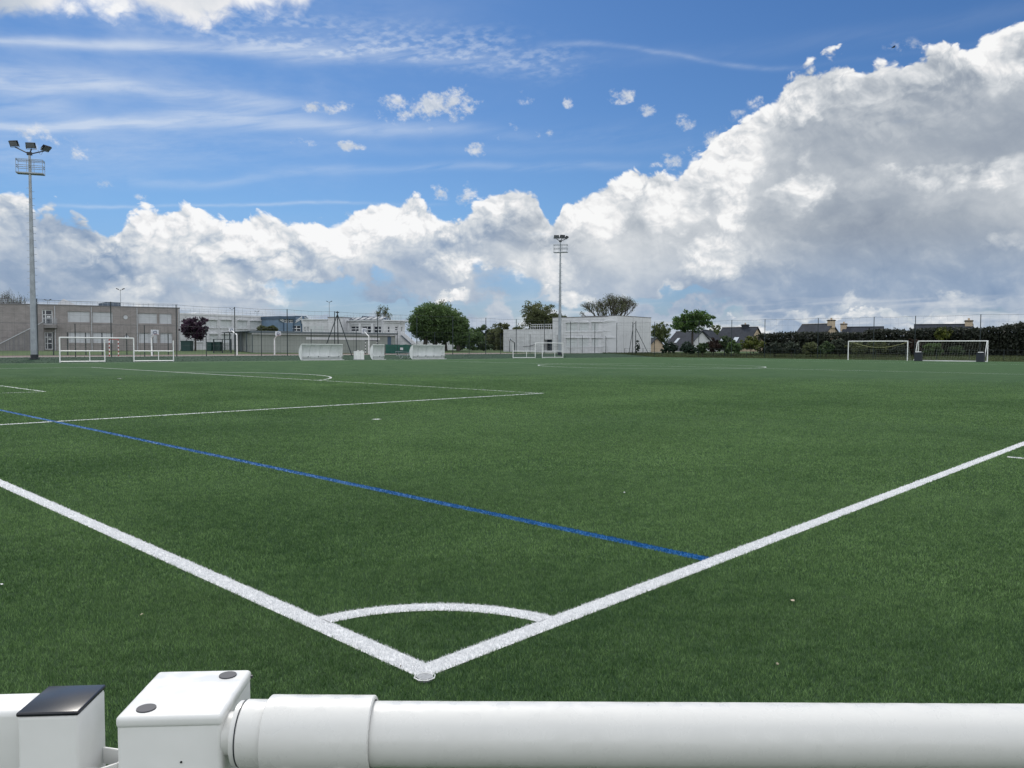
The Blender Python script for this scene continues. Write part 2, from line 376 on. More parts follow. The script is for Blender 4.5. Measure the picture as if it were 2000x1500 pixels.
def ribmat(name, col, pitch, axis=2, depth=.25, rough=.5):
    """panel with fine ribs (shutter slats, cladding)"""
    m = mat(name, col, rough, .06, 1.5); nt = m.node_tree; E.nt = nt; b = nt.nodes['Principled BSDF']
    tcn = nt.nodes.new('ShaderNodeTexCoord'); s = nt.nodes.new('ShaderNodeSeparateXYZ'); nt.links.new(tcn.outputs['Object'], s.inputs[0])
    h = E.m('PINGPONG', E(s.outputs[axis]), pitch/2)*(2/pitch)
    bp = nt.nodes.new('ShaderNodeBump'); bp.inputs['Strength'].default_value = depth; bp.inputs['Distance'].default_value = pitch*.3
    nt.links.new(h.k, bp.inputs['Height']); nt.links.new(bp.outputs[0], b.inputs['Normal'])
    return m
WHITE = mat('white_paint', (.70,.70,.68), .38, .03, 6, dirt=((.45,.46,.42), 9, .62, .8, .35), coat=.3)
GOALW = mat('goal_paint', (.78,.79,.78), .4, .06, 4)
DARKM = mat('dark_metal', (.012,.017,.024), .45, .2, 3)
GALV = mat('galvanised_steel', (.30,.33,.36), .45, .14, 1.6, metal=.35, dirt=((.16,.17,.18), 2.5, .5, .8, .5))
LAMPD = mat('lamp_casing', (.006,.007,.012), .75, .2, 3, spec=.15)
GLASSD = mat('dark_glass', (.015,.02,.035), .08, .2, .8)
GREENT = mat('green_tarp', (.004,.085,.062), .6, .2, 1.2, bump=.3)
GREENB = mat('green_plastic', (.004,.035,.032), .5, .15, 2)
# ------------------------------------------------------------------ ground
LW, PW, PL, BX = .1171, 67.98, 104.67, 2.5915      # line width, pitch width, pitch length, blue line
def sstep(x, a, b):
    t = np.clip((x-a)/(b-a), 0, 1); return t*t*(3-2*t)
def gh(x, y):                                       # terrain height
    x = np.asarray(x, float); y = np.asarray(y, float)
    hy = sstep(y, 70.8, 82)*(.30+.0026*np.clip(x-20, 0, 120)) + sstep(y, 92, 118)*.30
    hx = sstep(x, 111.3, 122)*.55 + sstep(x, 122, 150)*.35
    return np.maximum(hy, hx) - .03
def gz(x, y): return float(gh(x, y))
def grid_mesh(name, xs, ys, mat_, dz=0., fn=None):
    Xg, Yg = np.meshgrid(xs, ys, indexing='ij'); Zg = (gh(Xg, Yg) if fn is None else fn(Xg, Yg)) + dz
    n, m_ = Xg.shape; V = np.stack([Xg, Yg, Zg], -1).reshape(-1, 3)
    i = np.arange(n*m_).reshape(n, m_)
    Fc = np.stack([i[:-1, :-1], i[1:, :-1], i[1:, 1:], i[:-1, 1:]], -1).reshape(-1, 4)
    o = arr_mesh(name, V, Fc, mat_); o.data.polygons.foreach_set('use_smooth', [True]*len(Fc)); return o
def groundmat(name, c_lo, c_hi, scale, extra=None, rough=.9, bump=.4, bs=60.):
    m = bpy.data.materials.new(name); m.use_nodes = True; nt = m.node_tree; E.nt = nt
    b = nt.nodes['Principled BSDF']; b.inputs['Roughness'].default_value = rough; b.inputs['Specular IOR Level'].default_value = .25
    tcn = nt.nodes.new('ShaderNodeTexCoord'); v = E(tcn.outputs['Object'])
    n1_ = noise(v, scale, 8, .65); n2_ = noise(v, scale*.12, 4, .5); n3_ = noise(v, bs, 4, .7)
    c = mixc((n1_*.5+n2_*.5).sm(.36, .64), c_lo, c_hi)
    if extra: c = extra(c, v, nt)
    nt.links.new(c.k, b.inputs['Base Color'])
    bp = nt.nodes.new('ShaderNodeBump'); bp.inputs['Strength'].default_value = bump; bp.inputs['Distance'].default_value = .02
    nt.links.new(n3_.k, bp.inputs['Height']); nt.links.new(bp.outputs[0], b.inputs['Normal'])
    return m
TURF_LO, TURF_HI = (.038,.080,.036), (.064,.113,.052)
def turf_extra(c, v, nt):
    # scuffed, brushed patches and rubber crumb showing through
    k = noise(v, 1.6, 6, .7).sm(.50, .72)
    c = mixc(k*.42, c, (.017,.036,.018))
    k2 = noise(v, .33, 5, .6).sm(.52, .75)
    c = mixc(k2*.35, c, (.060,.094,.036))
    f = noise(v, 240., 3, .7).sm(.25, .8)
    return mixc(f*.45, c, (.085,.140,.078))
TURF = groundmat('artificial_turf', TURF_LO, TURF_HI, 5., turf_extra, rough=1., bump=.9, bs=150.); TURF.node_tree.nodes['Principled BSDF'].inputs['Specular IOR Level'].default_value = .04
GRASSM = groundmat('meadow_grass', (.022,.050,.014), (.060,.095,.024), 1.2, None, rough=.9, bump=.8, bs=9.)
BANKM = groundmat('bank_grass', (.009,.034,.014), (.013,.044,.018), .5, None, rough=.9, bump=.8, bs=9.)
xs = np.unique(np.concatenate([np.array([-900,-300,-120,-60]), np.arange(-30, 170, 4.), np.array([108,109.5,111,112,113,114,115,117,180,200,230,270,330,420,700,1200,2200,3500])]))
ys = np.unique(np.concatenate([np.array([-900,-300,-120,-60]), np.arange(-30, 68, 7.), np.arange(68, 90, 1.), np.arange(90, 130, 4.), np.array([140,170,210,260,330,420,700,1200,2200,3500])]))
g_ = grid_mesh('ground', xs, ys, GRASSM); tag(g_, kind='structure')
pm = MB(); pm.box(-7, 110.6, -7, 70.7, -.05, 0.); tag(pm.build('pitch', TURF), kind='structure')
gb = grid_mesh('grass_bank', np.arange(-30, 112, 3.), np.linspace(70.72, 85.2, 20), BANKM, .012); tag(gb, kind='structure')
CONC = groundmat('concrete', (.22,.22,.20), (.34,.33,.30), 2., rough=.9, bs=40.)
REDT = groundmat('court_surface', (.12,.085,.08), (.17,.12,.11), 1., rough=.9, bs=40.)
pth = grid_mesh('path', np.arange(-30, 150, 3.), np.linspace(85.2, 88.6, 5), CONC, .016); tag(pth, kind='structure')
crt = grid_mesh('sports_court', np.arange(14, 100, 3.), np.linspace(88.6, 97, 7), REDT, .016); tag(crt, kind='structure')
# ------------------------------------------------------------------ pitch markings and near grass blades
def tuft_mat(name, dark, light): return leafmat(name, dark, light, .18, .5)
LINEW = groundmat('line_white', (.55,.57,.60), (.66,.68,.70), 30., rough=.8, bs=200.)
LINEB = groundmat('line_blue', (.006,.045,.20), (.012,.07,.30), 30., rough=.8, bs=200.)
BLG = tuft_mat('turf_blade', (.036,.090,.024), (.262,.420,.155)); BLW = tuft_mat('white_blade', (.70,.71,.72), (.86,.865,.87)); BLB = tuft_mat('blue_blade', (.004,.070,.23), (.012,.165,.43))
def poly_strip(pts, w, z=.004):
    pts = np.array(pts, float); t = np.gradient(pts, axis=0); t /= np.linalg.norm(t, axis=1)[:, None]
    n = np.stack([-t[:, 1], t[:, 0]], 1)*w/2
    V = np.concatenate([np.c_[pts-n, np.full(len(pts), z)], np.c_[pts+n, np.full(len(pts), z)]]); k = len(pts)
    i = np.arange(k-1); Fc = np.stack([i, i+1, i+k+1, i+k], 1)
    return V, np.concatenate([Fc[:, [0, 1, 2]], Fc[:, [0, 2, 3]]]), np.full(len(V), .6)
def blades(xy, wid, hgt, lean=.5):
    n = len(xy); a = rng.uniform(0, 2*np.pi, n); b = rng.uniform(0, 2*np.pi, n)
    h = hgt*rng.uniform(.6, 1.15, n); ln = h*lean*rng.uniform(.2, 1.3, n)
    dx = np.cos(a)*wid/2; dy = np.sin(a)*wid/2
    z = np.zeros(n)
    V = np.stack([np.c_[xy[:, 0]-dx, xy[:, 1]-dy, z], np.c_[xy[:, 0]+dx, xy[:, 1]+dy, z],
                  np.c_[xy[:, 0]+np.cos(b)*ln, xy[:, 1]+np.sin(b)*ln, h]], 1).reshape(-1, 3)
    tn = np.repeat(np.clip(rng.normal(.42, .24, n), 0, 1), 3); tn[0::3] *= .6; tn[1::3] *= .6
    return V, np.arange(3*n).reshape(n, 3), tn
def vnoise(x, y, s, seed):
    g = np.random.default_rng(seed).uniform(-1, 1, (256, 256)); x = x/s + 1000.; y = y/s + 1000.
    i = np.floor(x).astype(int); j = np.floor(y).astype(int); fx = x-i; fy = y-j; fx = fx*fx*(3-2*fx); fy = fy*fy*(3-2*fy)
    G = lambda a, b: g[a % 256, b % 256]
    return (G(i, j)*(1-fx)+G(i+1, j)*fx)*(1-fy) + (G(i, j+1)*(1-fx)+G(i+1, j+1)*fx)*fy
def patchy(V):
    x, y = V[:, 0], V[:, 1]
    return .12*vnoise(x, y, .022, 1) + .10*vnoise(x, y, .06, 2) + .07*vnoise(x+.3*y, y*1.6, .22, 3) + .10*vnoise(x, y*.6, .9, 4) + .10*vnoise(x*.7, y, 2.6, 5) + .05*vnoise(x, y, 8., 6)
def scatter(r0, r1, dens0, dens1):
    A = (r1*r1-r0*r0)*.5*1.36; n = int(A*max(dens0, dens1))
    r = np.sqrt(rng.uniform(r0*r0, r1*r1, n)); th = YAW + rng.uniform(-.68, .68, n)
    keep = rng.uniform(0, 1, n) < (dens0 + (dens1-dens0)*(r-r0)/(r1-r0))/max(dens0, dens1)
    x = CX + r*np.cos(th); y = CY + r*np.sin(th)
    return np.stack([x, y], 1)[keep], r[keep]
zones = [(2.2, 5.2, 23000, 17000, .0034, .018), (5.2, 9., 11000, 6000, .0058, .018), (9., 17., 3600, 1300, .011, .018), (17., 44., 1150, 0, .022, .016)]
BL = []
for r0, r1, q0, q1, bw_, bh_ in zones:
    xy, rr = scatter(r0, r1, q0*QUAL, q1*QUAL); BL.append((xy, bw_, bh_))
def cls(xy):
    x, y = xy[:, 0], xy[:, 1]; c = np.zeros(len(x), int); r = np.hypot(x, y)
    c[(abs(x-BX) < .05) & (y > LW) & (y < PW)] = 4
    c[(r < 1.) & (r > 1-LW) & (x > 0) & (y > 0)] = 3
    c[(x > 0) & (x < LW) & (y > 0) & (y < PW)] = 2
    c[(y > 0) & (y < LW) & (x > 0) & (x < PL)] = 1
    y0 = PW/2-20.16
    c[(abs(y-y0-.05) < .05) & (x > LW) & (x < 16.5)] = 5
    c[(abs(y-MARK[1]) < MARK[3]) & (abs(x-MARK[0]) < .04)] = 6
    return c
mk = W(1967, 893, 1); _t = CAM_H/-( (mk-CAM).z); mk = CAM + (mk-CAM)*_t
MARK = (mk.x, mk.y-.6, 0, .6)
chunks = {k: [] for k in range(7)}
for xy, bw_, bh_ in BL:
    xy = xy[(xy[:, 0] > -6.9) & (xy[:, 1] > -6.9) & (np.hypot(xy[:, 0]-SOCK[0], xy[:, 1]-SOCK[1]) > .043)] if True else xy
    c = cls(xy)
    for k in range(7):
        p_ = xy[c == k]
        if k in (1, 2, 3, 6) and bw_ < .02: p_ = np.repeat(p_, 2, 0) + rng.normal(0, .004, (2*len(p_), 2))
        if k == 4 and bw_ < .02: p_ = np.repeat(p_, 2, 0) + rng.normal(0, .003, (2*len(p_), 2))
        if len(p_): chunks[k].append(blades(p_, bw_*(1.25 if k in (1,2,3) else 1), bh_*(.85 if k else 1), .32 if k else .55))
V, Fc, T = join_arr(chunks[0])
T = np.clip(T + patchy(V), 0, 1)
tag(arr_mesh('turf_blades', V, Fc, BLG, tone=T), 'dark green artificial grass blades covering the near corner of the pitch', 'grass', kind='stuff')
def arc(cx, cy, r, a0, a1, n=48): t = np.linspace(a0, a1, n); return np.c_[cx+r*np.cos(t), cy+r*np.sin(t)]
def seg(x0, y0, x1, y1, n=2): return np.c_[np.linspace(x0, x1, n), np.linspace(y0, y1, n)]
h = LW/2; y0 = PW/2-20.16; y1 = PW/2+20.16; ya = PW/2-9.16; yb = PW/2+9.16; cb = math.acos(5.5/9.15)
def marking(name, strips, m_, k=None):
    tag(arr_mesh(name, *join_arr([*strips, *(chunks.get(k, []) if k else [])])[:2], m_, tone=join_arr([*strips, *(chunks.get(k, []) if k else [])])[2]), kind='structure')
marking('touchline', [poly_strip(seg(0, h, PL, h), LW)], BLW, 1)
marking('goal_line', [poly_strip(seg(h, LW, h, PW), LW)], BLW, 2)
marking('corner_arc', [poly_strip(arc(0, 0, 1-h, .12, math.pi/2-.12), LW)], BLW, 3)
marking('blue_line', [poly_strip(seg(BX, LW, BX, PW), .10)], BLB, 4)
marking('penalty_area_line', [poly_strip(seg(LW, y0+.05, 16.5, y0+.05), .10), poly_strip(seg(16.45, y0+.1, 16.45, y1-.1), .10), poly_strip(seg(LW, y1-.05, 16.5, y1-.05), .10)], BLW, 5)
marking('outside_mark', [poly_strip(seg(MARK[0], MARK[1]-MARK[3], MARK[0], MARK[1]+MARK[3]), .08)], BLW, 6)
marking('goal_area_line', [poly_strip(seg(LW, ya, 5.5, ya), .10), poly_strip(seg(5.5, ya, 5.5, yb), .10), poly_strip(seg(LW, yb, 5.5, yb), .10)], BLW)
marking('penalty_arc', [poly_strip(arc(11, PW/2, 9.1, -cb+.01, cb-.01), .10)], BLW)
marking('penalty_spot', [poly_strip(seg(10.9, PW/2, 11.1, PW/2), .22)], BLW)
marking('centre_circle', [poly_strip(arc(PL/2, PW/2, 9.1, 0, 2*math.pi, 97), .10)], BLW)
marking('halfway_line', [poly_strip(seg(PL/2, LW, PL/2, PW), .10)], BLW)
marking('far_touchline', [poly_strip(seg(0, PW-h, PL, PW-h), LW)], BLW)
marking('far_goal_line', [poly_strip(seg(PL-h, LW, PL-h, PW-LW), LW)], BLW)
marking('far_penalty_area_line', [poly_strip(seg(PL-16.5, y0, PL-16.5, y1), .10), poly_strip(seg(PL-16.5, y0, PL-LW, y0), .10), poly_strip(seg(PL-16.5, y1, PL-LW, y1), .10)], BLW)
def gpt(u, v):
    r_ = ray(u, v); return CAM + r_*(CAM_H/-r_.z)
sp = gpt(736, 819); marking('small_spot', [poly_strip(seg(sp.x-.08, sp.y, sp.x+.08, sp.y), .16)], BLW)
# ------------------------------------------------------------------ foreground railing
def fgx(u, d): return (u-1000)/F_PX*d
AX = Vector((_r.x, _r.y, 0))                                   # along the rail, to the right
AY = Vector((math.cos(YAW), math.sin(YAW), 0))                  # away from the camera
RZ = math.atan2(AX.y, AX.x)
def floc(u, v, d):
    p = W(u, v, d); return p
# gate post: white box section with a lid, two dark round plugs, on a leg down to the ground
p_ = W(228, 1397, .775); q_ = W(484, 1309.5, .884)
zt = (p_.z+q_.z)/2
def loc2(p): d_ = p-CAM; return d_.dot(AX), d_.dot(AY)
x0, yf = loc2(p_); x1, yk = loc2(q_)
bw = .1015; bd = yk-yf
root = empty('gate_post', (CX+AX.x*(x0-.003+bw/2)+AY.x*(yf+bd/2), CY+AX.y*(x0-.003+bw/2)+AY.y*(yf+bd/2), 0), RZ+.062,
             'white painted square gate post head with two dark plugs in its top', 'gate post')
b = MB().box(-bw/2, bw/2, -bd/2, bd/2, .0, zt-.0055); b.build('post', WHITE, root, .005, True)
b = MB().box(-bw/2-.0006, bw/2+.0006, -bd/2-.0012, bd/2+.0012, zt-.0125, zt); b.build('lid', WHITE, root, .0045, True, 4)
PLUG = mat('plug_plastic', (.022,.024,.032), .45, .15, 30)
for sx_, sy_ in ((-1, -1), (1, 1)):
    b = MB().tube([(sx_*(bw/2-.019)+(.004 if sx_ < 0 else -.002), sy_*(bd/2-.016), zt-.002), (sx_*(bw/2-.019)+(.004 if sx_ < 0 else -.002), sy_*(bd/2-.016), zt+.0012)], [.0098, .0092], 32)
    b.build('plug', PLUG, root, 0, True)
SCR = mat('screw_steel', (.05,.05,.055), .4, .1, 40, metal=.6)
MB().tube([(bw/2-.001, bd/2-.0035, zt-.007), (bw/2+.0025, bd/2-.0035, zt-.007)], .0018, 10).build('screw', SCR, root)
MB().tube([(-bw/2+.062, -bd/2-.0008, zt-.047), (-bw/2+.062, -bd/2+.002, zt-.047)], .0011, 10).build('screw', SCR, root)
# handrail: tube with a socket sleeve, butting against the gate post
rt = W(1400, 1374.3, .80); rb = W(1400, 1497.5, .80)
rr_ = .0311; lx, ly = loc2(W(1400, 1436, .80))
za = W(1400, 1436, .80).z
root = empty('handrail', (CX+AY.x*ly, CY+AY.y*ly, 0), RZ, 'white round handrail tube running right from its wider socket sleeve', 'railing')
RAILM = mat('rail_paint', (.635,.63,.605), .33, .025, 3, spec=.5, stretch=(1, 6, 6), dirt=((.50,.50,.48), 5, .55, .85, .3), coat=.35)
xs0 = x0+bw
def ring_tube(xa, xb, r0, r1, thick=.002, n=64):
    pr = [(xa, r0-.003), (xa, r0-.0012), (xa+.0012, r0), (xb-.0012, r1), (xb, r1-.0012), (xb, r1-.004)]
    V = []; 
    for x, r in pr: V += [(x, r*math.cos(2*math.pi*j/n), za+r*math.sin(2*math.pi*j/n)) for j in range(n)]
    Fc = [(i*n+j, i*n+(j+1) % n, (i+1)*n+(j+1) % n, (i+1)*n+j) for i in range(len(pr)-1) for j in range(n)]
    return MB().add(V, Fc)
MB().tube([(xs0+.01, 0, za)] + [(x/10, 0, za) for x in range(1, 42)], rr_, 64).build('rail_tube', RAILM, root, 0, True)
b = ring_tube(xs0+.0158, xs0+.045, rr_+.0012, rr_+.0012); b.build('collar', RAILM, root, 0, True)
b = ring_tube(xs0+.0405, xs0+.147, rr_+.0058, rr_+.0056); b.build('sleeve', RAILM, root, 0, True)
MB().tube([(xs0+.0148, 0, za), (xs0+.0158, 0, za)], rr_+.0007, 64).build('gasket', DARKM, root)
MB().tube([(xs0-.001, 0, za), (xs0+.0147, 0, za)], rr_*.66, 64).build('spigot', RAILM, root, 0, True)
for dx in (.066, .118):
    MB().box(xs0+dx-.005, xs0+dx+.005, -.034, -.026, za-.034, za-.022).build('clip', RAILM, root, .001, True)
for px in (1.25, 3.2):
    MB().tube([(px, 0, 0), (px, 0, za-rr_*.6)], .030, 32).build('post', RAILM, root, 0, True)
# left railing post with a black cap, its latch and the rail going left
a_ = W(30.5, 1392, .782); c_ = W(201.5, 1338.5, .845)
xa, ya_ = loc2(a_); xc, yc_ = loc2(c_); zp = (a_.z+c_.z)/2; pw = .0585; pd_ = yc_-ya_
root = empty('railing_post', (CX+AX.x*(xa+pw/2)+AY.x*(ya_+pd_/2), CY+AX.y*(xa-.002+pw/2)+AY.y*(ya_+pd_/2), 0), RZ+.075,
             'white square railing post with a flat black cap, left of the gate post', 'post')
MB().box(-pw/2, pw/2, -pd_/2, pd_/2, 0, zp-.0035).build('post', WHITE, root, .004, True)
CAPM = mat('cap_plastic', (.010,.011,.016), .22, .1, 20, spec=.5)
MB().box(-pw/2-.0007, pw/2+.0007, -pd_/2-.0007, pd_/2+.0007, zp-.0045, zp).build('cap', CAPM, root, .0018, True)
MB().box(-.9, -pw/2-.0005, -pd_/2+.012, pd_/2-.004, zp-.075, zp-.004).build('rail', WHITE, root, .006, True, 4)
# latch keeper: bent strap and a galvanised bolt
st = MB(); zc = zp-.073
pts = [(pw/2+.001, -.020), (pw/2+.016, -.022), (pw/2+.029, -.012), (pw/2+.034, .004), (pw/2+.020, .016), (pw/2+.001, .022)]
for (xq, yq), (xr_, yr_) in zip(pts[:-1], pts[1:]):
    st.bar((xq, yq, zc), (xr_, yr_, zc), .0028, .018)
lt = st.build('latch_keeper', WHITE, root, .0008, True)
MB().tube([(pw/2+.020, .0, zc-.060), (pw/2+.020, .0, zc-.006)], .010, 20).build('bolt', GALV, root, .001, True)
MB().bar((pw/2+.002, 0, zc-.02), (pw/2+.03, 0, zc-.02), .012, .006).build('hinge_plate', GALV, root)
# ------------------------------------------------------------------ small things on the turf
root = empty('corner_socket', (SOCK[0], SOCK[1], 0), 0, 'small round white plastic corner flag socket sunk in the turf', 'flag socket')
CAPW = mat('socket_plastic', (.60,.61,.60), .5, .08, 60); SOCKG = mat('socket_grey', (.26,.27,.28), .6, .2, 80)
r8 = .049; V = []; n8 = 8
for r, z in ((r8, .013), (r8-.0042, .015), (r8-.0105, .013), (r8-.0120, .016), (r8-.0150, .014)):
    V += [(r*math.cos(2*math.pi*j/n8+.35), r*math.sin(2*math.pi*j/n8+.35), z) for j in range(n8)]
b = MB(); b.add(V[:16], [(j, (j+1) % 8, 8+(j+1) % 8, 8+j) for j in range(8)])
b.add([v for v in V[24:40]], [(j, (j+1) % 8, 8+(j+1) % 8, 8+j) for j in range(8)])
for j in range(8):
    p0 = Vector(V[8+j]); p1 = Vector(V[24+j]); b.bar(p0, p1, .003)
b.build('rim', CAPW, root)
MB().tube([(0, 0, .0), (0, 0, .0125)], r8-.0145, 24).build('lid', SOCKG, root)
LEAFB = mat('dry_leaf', (.10,.07,.05), .8, .3, 60); LEAFT = mat('straw_leaf', (.42,.36,.26), .8, .2, 60)
def litter(name, u, v, s, m_, label, cat='leaf', z=.019):
    p = gpt(u, v); b = MB(); n = 7; s *= .62
    V = [(s*(.5+.5*(j % 2))*math.cos(j*2*math.pi/n), s*.7*math.sin(j*2*math.pi/n), z+random.uniform(-.004, .006)) for j in range(n)] + [(0, 0, z+.006)]
    b.add(V, [(j, (j+1) % n, n) for j in range(n)])
    b.add([(x, y, z_-.001) for x, y, z_ in V], [(j, (j+1) % n, n) for j in range(n)])
    o = b.build(name, m_); o.location = (p.x, p.y, 0); o.rotation_euler = (.2, .1, random.uniform(0, 6)); tag(o, label, cat)
litter('dead_leaf', 784, 1309, .012, LEAFB, 'dark shrivelled leaf lying on the goal line beside the corner socket')
litter('dead_leaf', 1548, 1179, .026, LEAFT, 'pale straw coloured leaf on the turf outside the touchline at right')
litter('paper_scrap', 3, 1148, .020, CAPW, 'tiny white scrap on the turf at the left edge, outside the goal line', 'scrap')
litter('paper_scrap', 277, 1207, .018, LEAFT, 'tiny pale scrap on the turf left of the corner arc', 'scrap')
litter('paper_scrap', 1220, 965, .022, CAPW, 'tiny white scrap inside the pitch beyond the blue line', 'scrap')
litter('paper_scrap', 1518, 1304, .014, LEAFT, 'tiny pale scrap on the turf low at right, right of the corner', 'scrap')
# ------------------------------------------------------------------ floodlight masts
def mast(x, y, rz, s, heads, label, uv):
    root = empty('floodlight_mast', (x, y, 0), rz, label, 'floodlight', 'floodlight masts beside the pitch')
    H = 20.2*s; z0 = gz(x, y)
    MB().tube([(0,0,z0-.1),(0,0,6*s),(0,0,12*s),(0,0,H-.6)], [.285, .23, .165, .095], 20).build('pole', GALV, root, 0, True)
    b = MB().tube([(0,0,z0-.02),(0,0,z0+.12)], .42, 20); b.tube([(0,0,z0+.1),(0,0,z0+.45)], .30, 20); b.build('base_plate', DARKM, root)
    z = 5.
    k = 0
    while z < H-3.6:
        sg = 1 if k % 2 else -1; r = .285-.19*z/H
        MB().tube([(sg*r*.9, 0, z), (sg*(r+.20), 0, z)], .016, 5).build('rung', GALV, root); z += .31; k += 1
    zd = H-2.45
    b = MB().box(-1.08, 1.08, -.22, .62, zd, zd+.10); b.build('platform', GALV, root)
    b = MB()
    for z in (zd+.55, zd+.72, zd+1.15, zd+1.25):
        for q in (((-1.05,-.2,z),(1.05,-.2,z)), ((1.05,-.2,z),(1.05,.6,z)), ((1.05,.6,z),(-1.05,.6,z)), ((-1.05,.6,z),(-1.05,-.2,z))):
            b.tube(q, .022, 6)
    for px, py in ((-1.05,-.2),(1.05,-.2),(-1.05,.6),(1.05,.6),(-.2,-.2),(.2,-.2),(-.2,.6),(.2,.6)): b.tube([(px,py,zd),(px,py,zd+1.25)], .022, 6)
    b.build('guardrail', GALV, root)
    b = MB(); HT = [Matrix.Translation(h_[0]) @ Matrix.Rotation(h_[1], 4, 'Z') @ Matrix.Rotation(h_[2], 4, 'X') @ Vector((0, -.02, -.33)) for h_ in heads]; P2 = HT[2]
    b.tube([HT[0], (0, 0, H-.72), HT[2]], .055, 8); b.tube([(0, 0, H-.72), HT[1]], .06, 8); b.box(-.2, .2, -.13, .13, H-.8, H-.55); b.build('cross_arm', DARKM, root)
    pts = [Vector((P2[0]-.5, P2[1], P2[2])) + Vector((t*.42, 0, .04-.38*math.sin(math.pi*t))) for t in [i/10 for i in range(11)]]
    MB().tube(pts, .012, 5).build('cable', DARKM, root)
    for (hx, hy, hz), yaw_, tilt in heads:
        T = Matrix.Translation((hx, hy, hz)) @ Matrix.Rotation(yaw_, 4, 'Z') @ Matrix.Rotation(tilt, 4, 'X')
        b = MB().box(-.40, .40, -.08, .08, -.25, .25, T)
        for i in range(7): b.box(-.37+i*.115, -.34+i*.115, .08, .16, -.21, .21, T)
        hd = b.build('lamp_head', LAMPD, root, 0)
        MB().box(-.36, .36, -.095, -.082, -.21, .21, T).build('lens', LENS, hd)
        b = MB(); b.bar(T @ Vector((-.43, 0, 0)), T @ Vector((-.43, -.02, -.33)), .045); b.bar(T @ Vector((.43, 0, 0)), T @ Vector((.43, -.02, -.33)), .045)
        b.bar(T @ Vector((-.43, -.02, -.33)), T @ Vector((.43, -.02, -.33)), .045); b.build('bracket', GALV, hd)
    return root
LENS = mat('lamp_lens', (.14,.15,.17), .12, .1, 2)
d1_ = 71.4; p1_ = W(67, 704, d1_)
def rel(p0, u, v, d, rz):                                   # local offset of a sight point at distance d
    w = W(u, v, d) - Vector((p0.x, p0.y, 0)); return (Matrix.Rotation(-rz, 3, 'Z') @ w)
RZM = YAW - math.pi/2
H1 = 19.9
mast(p1_.x, p1_.y, RZM+.32, W(58, 290, d1_).z/20.2, [(rel(p1_, 27, 280, d1_, RZM+.32), -.45, .55), (rel(p1_, 60, 284, d1_, RZM+.32), -.20, .40), (rel(p1_, 90.5, 289.5, d1_, RZM+.32), 1.0, .85)],
     'tall grey floodlight mast with ladder rungs and platform at the left edge', None)
d2_ = 124.; p2_ = W(1093, 697, d2_)
mast(p2_.x, p2_.y, RZM-.30, W(1093, 464, d2_).z/20.2, [(rel(p2_, 1087, 462.5, d2_, RZM-.30), .25, .45), (rel(p2_, 1098.5, 462, d2_, RZM-.30), .8, .6), (rel(p2_, 1107, 464, d2_, RZM-.30), 1.55, .9)],
     'distant grey floodlight mast in front of the white block building', None)
# ------------------------------------------------------------------ fences
def fence(name, label, cat, pts, wires, r=.035, top_r=.012, vert=None, z_of=None, sag=0., wr=.006):
    """pts: list of (x, y, top z); a post part for each, one net part"""
    root = empty(name, (pts[0][0], pts[0][1], 0), 0, label, cat); o = Vector(root.location)
    for x, y, zt_ in pts:
        MB().tube([(x-o.x, y-o.y, gz(x, y)-.2), (x-o.x, y-o.y, zt_)], r, 8).build('post', FENM, root)
    b = MB()
    for (xa_, ya2, za_), (xb_, yb2, zb_) in zip(pts[:-1], pts[1:]):
        for h_, rr2 in wires:
            P_ = []
            for i in range(5):
                t = i/4; x = xa_+(xb_-xa_)*t; y = ya2+(yb2-ya2)*t
                z = (za_+(zb_-za_)*t)-.03-sag*4*t*(1-t) if h_ is None else gz(x, y)+h_
                P_.append((x-o.x, y-o.y, z))
            b.tube(P_, rr2, 3, cap=False)
        if vert:
            L = math.hypot(xb_-xa_, yb2-ya2); n = int(L/vert[0])
            for i in range(n):
                t = i/n; x = xa_+(xb_-xa_)*t; y = ya2+(yb2-ya2)*t; g0 = gz(x, y)
                b.tube([(x-o.x, y-o.y, g0+.05), (x-o.x, y-o.y, (g0+vert[1]) if vert[1] else za_-.05)], wr, 3, cap=False)
    b.build('net', NETM, root)
    return root
FENM = mat('fence_green_black', (.010,.022,.026), .5, .15, 4); NETM = mat('net_wire', (.03,.045,.05), .6, .1, 4)
TOPZ = 6.0
xs_t = [8.1+6.78*i-.2 for i in range(16)]; xs_t = [x for x in xs_t]
fence('ball_stop_fence', 'tall dark ball stop fence with slender posts along the far touchline', 'fence',
      [(x, 84., TOPZ) for x in xs_t] + [(116.4, 84., TOPZ)], [(None, .016), (5.0, .006), (4.2, .006)], r=.052, sag=.10, vert=(.9, None), wr=.005)
fence('mesh_fence', 'low dark mesh fence between the far bank and the path', 'fence',
      [(x+3.4, 84.12, 3.65) for x in xs_t], [(None, .010), (2.6, .008), (1.9, .008), (1.2, .008), (.6, .008)], r=.045, vert=(.42, 3.2), wr=.0055)
ry = [81.7, 73.7, 65.1, 59.2, 53.6, 45.3, 37.4, 32.0, 24.2, 17., 9.5]
fence('ball_stop_fence', 'tall dark ball stop fence behind the far goals at right', 'fence',
      [(113., y, TOPZ) for y in ry], [(None, .016), (5.0, .005), (4.0, .005)], r=.05, sag=.10, vert=(.9, None), wr=.0045)
fence('mesh_fence', 'low dark mesh fence at the foot of the hedge slope behind the far goals', 'fence',
      [(113.1, 80-3.9*i, 1.45) for i in range(19)], [(None, .010), (.9, .007), (.5, .007)], r=.035, vert=(.45, None), wr=.005)
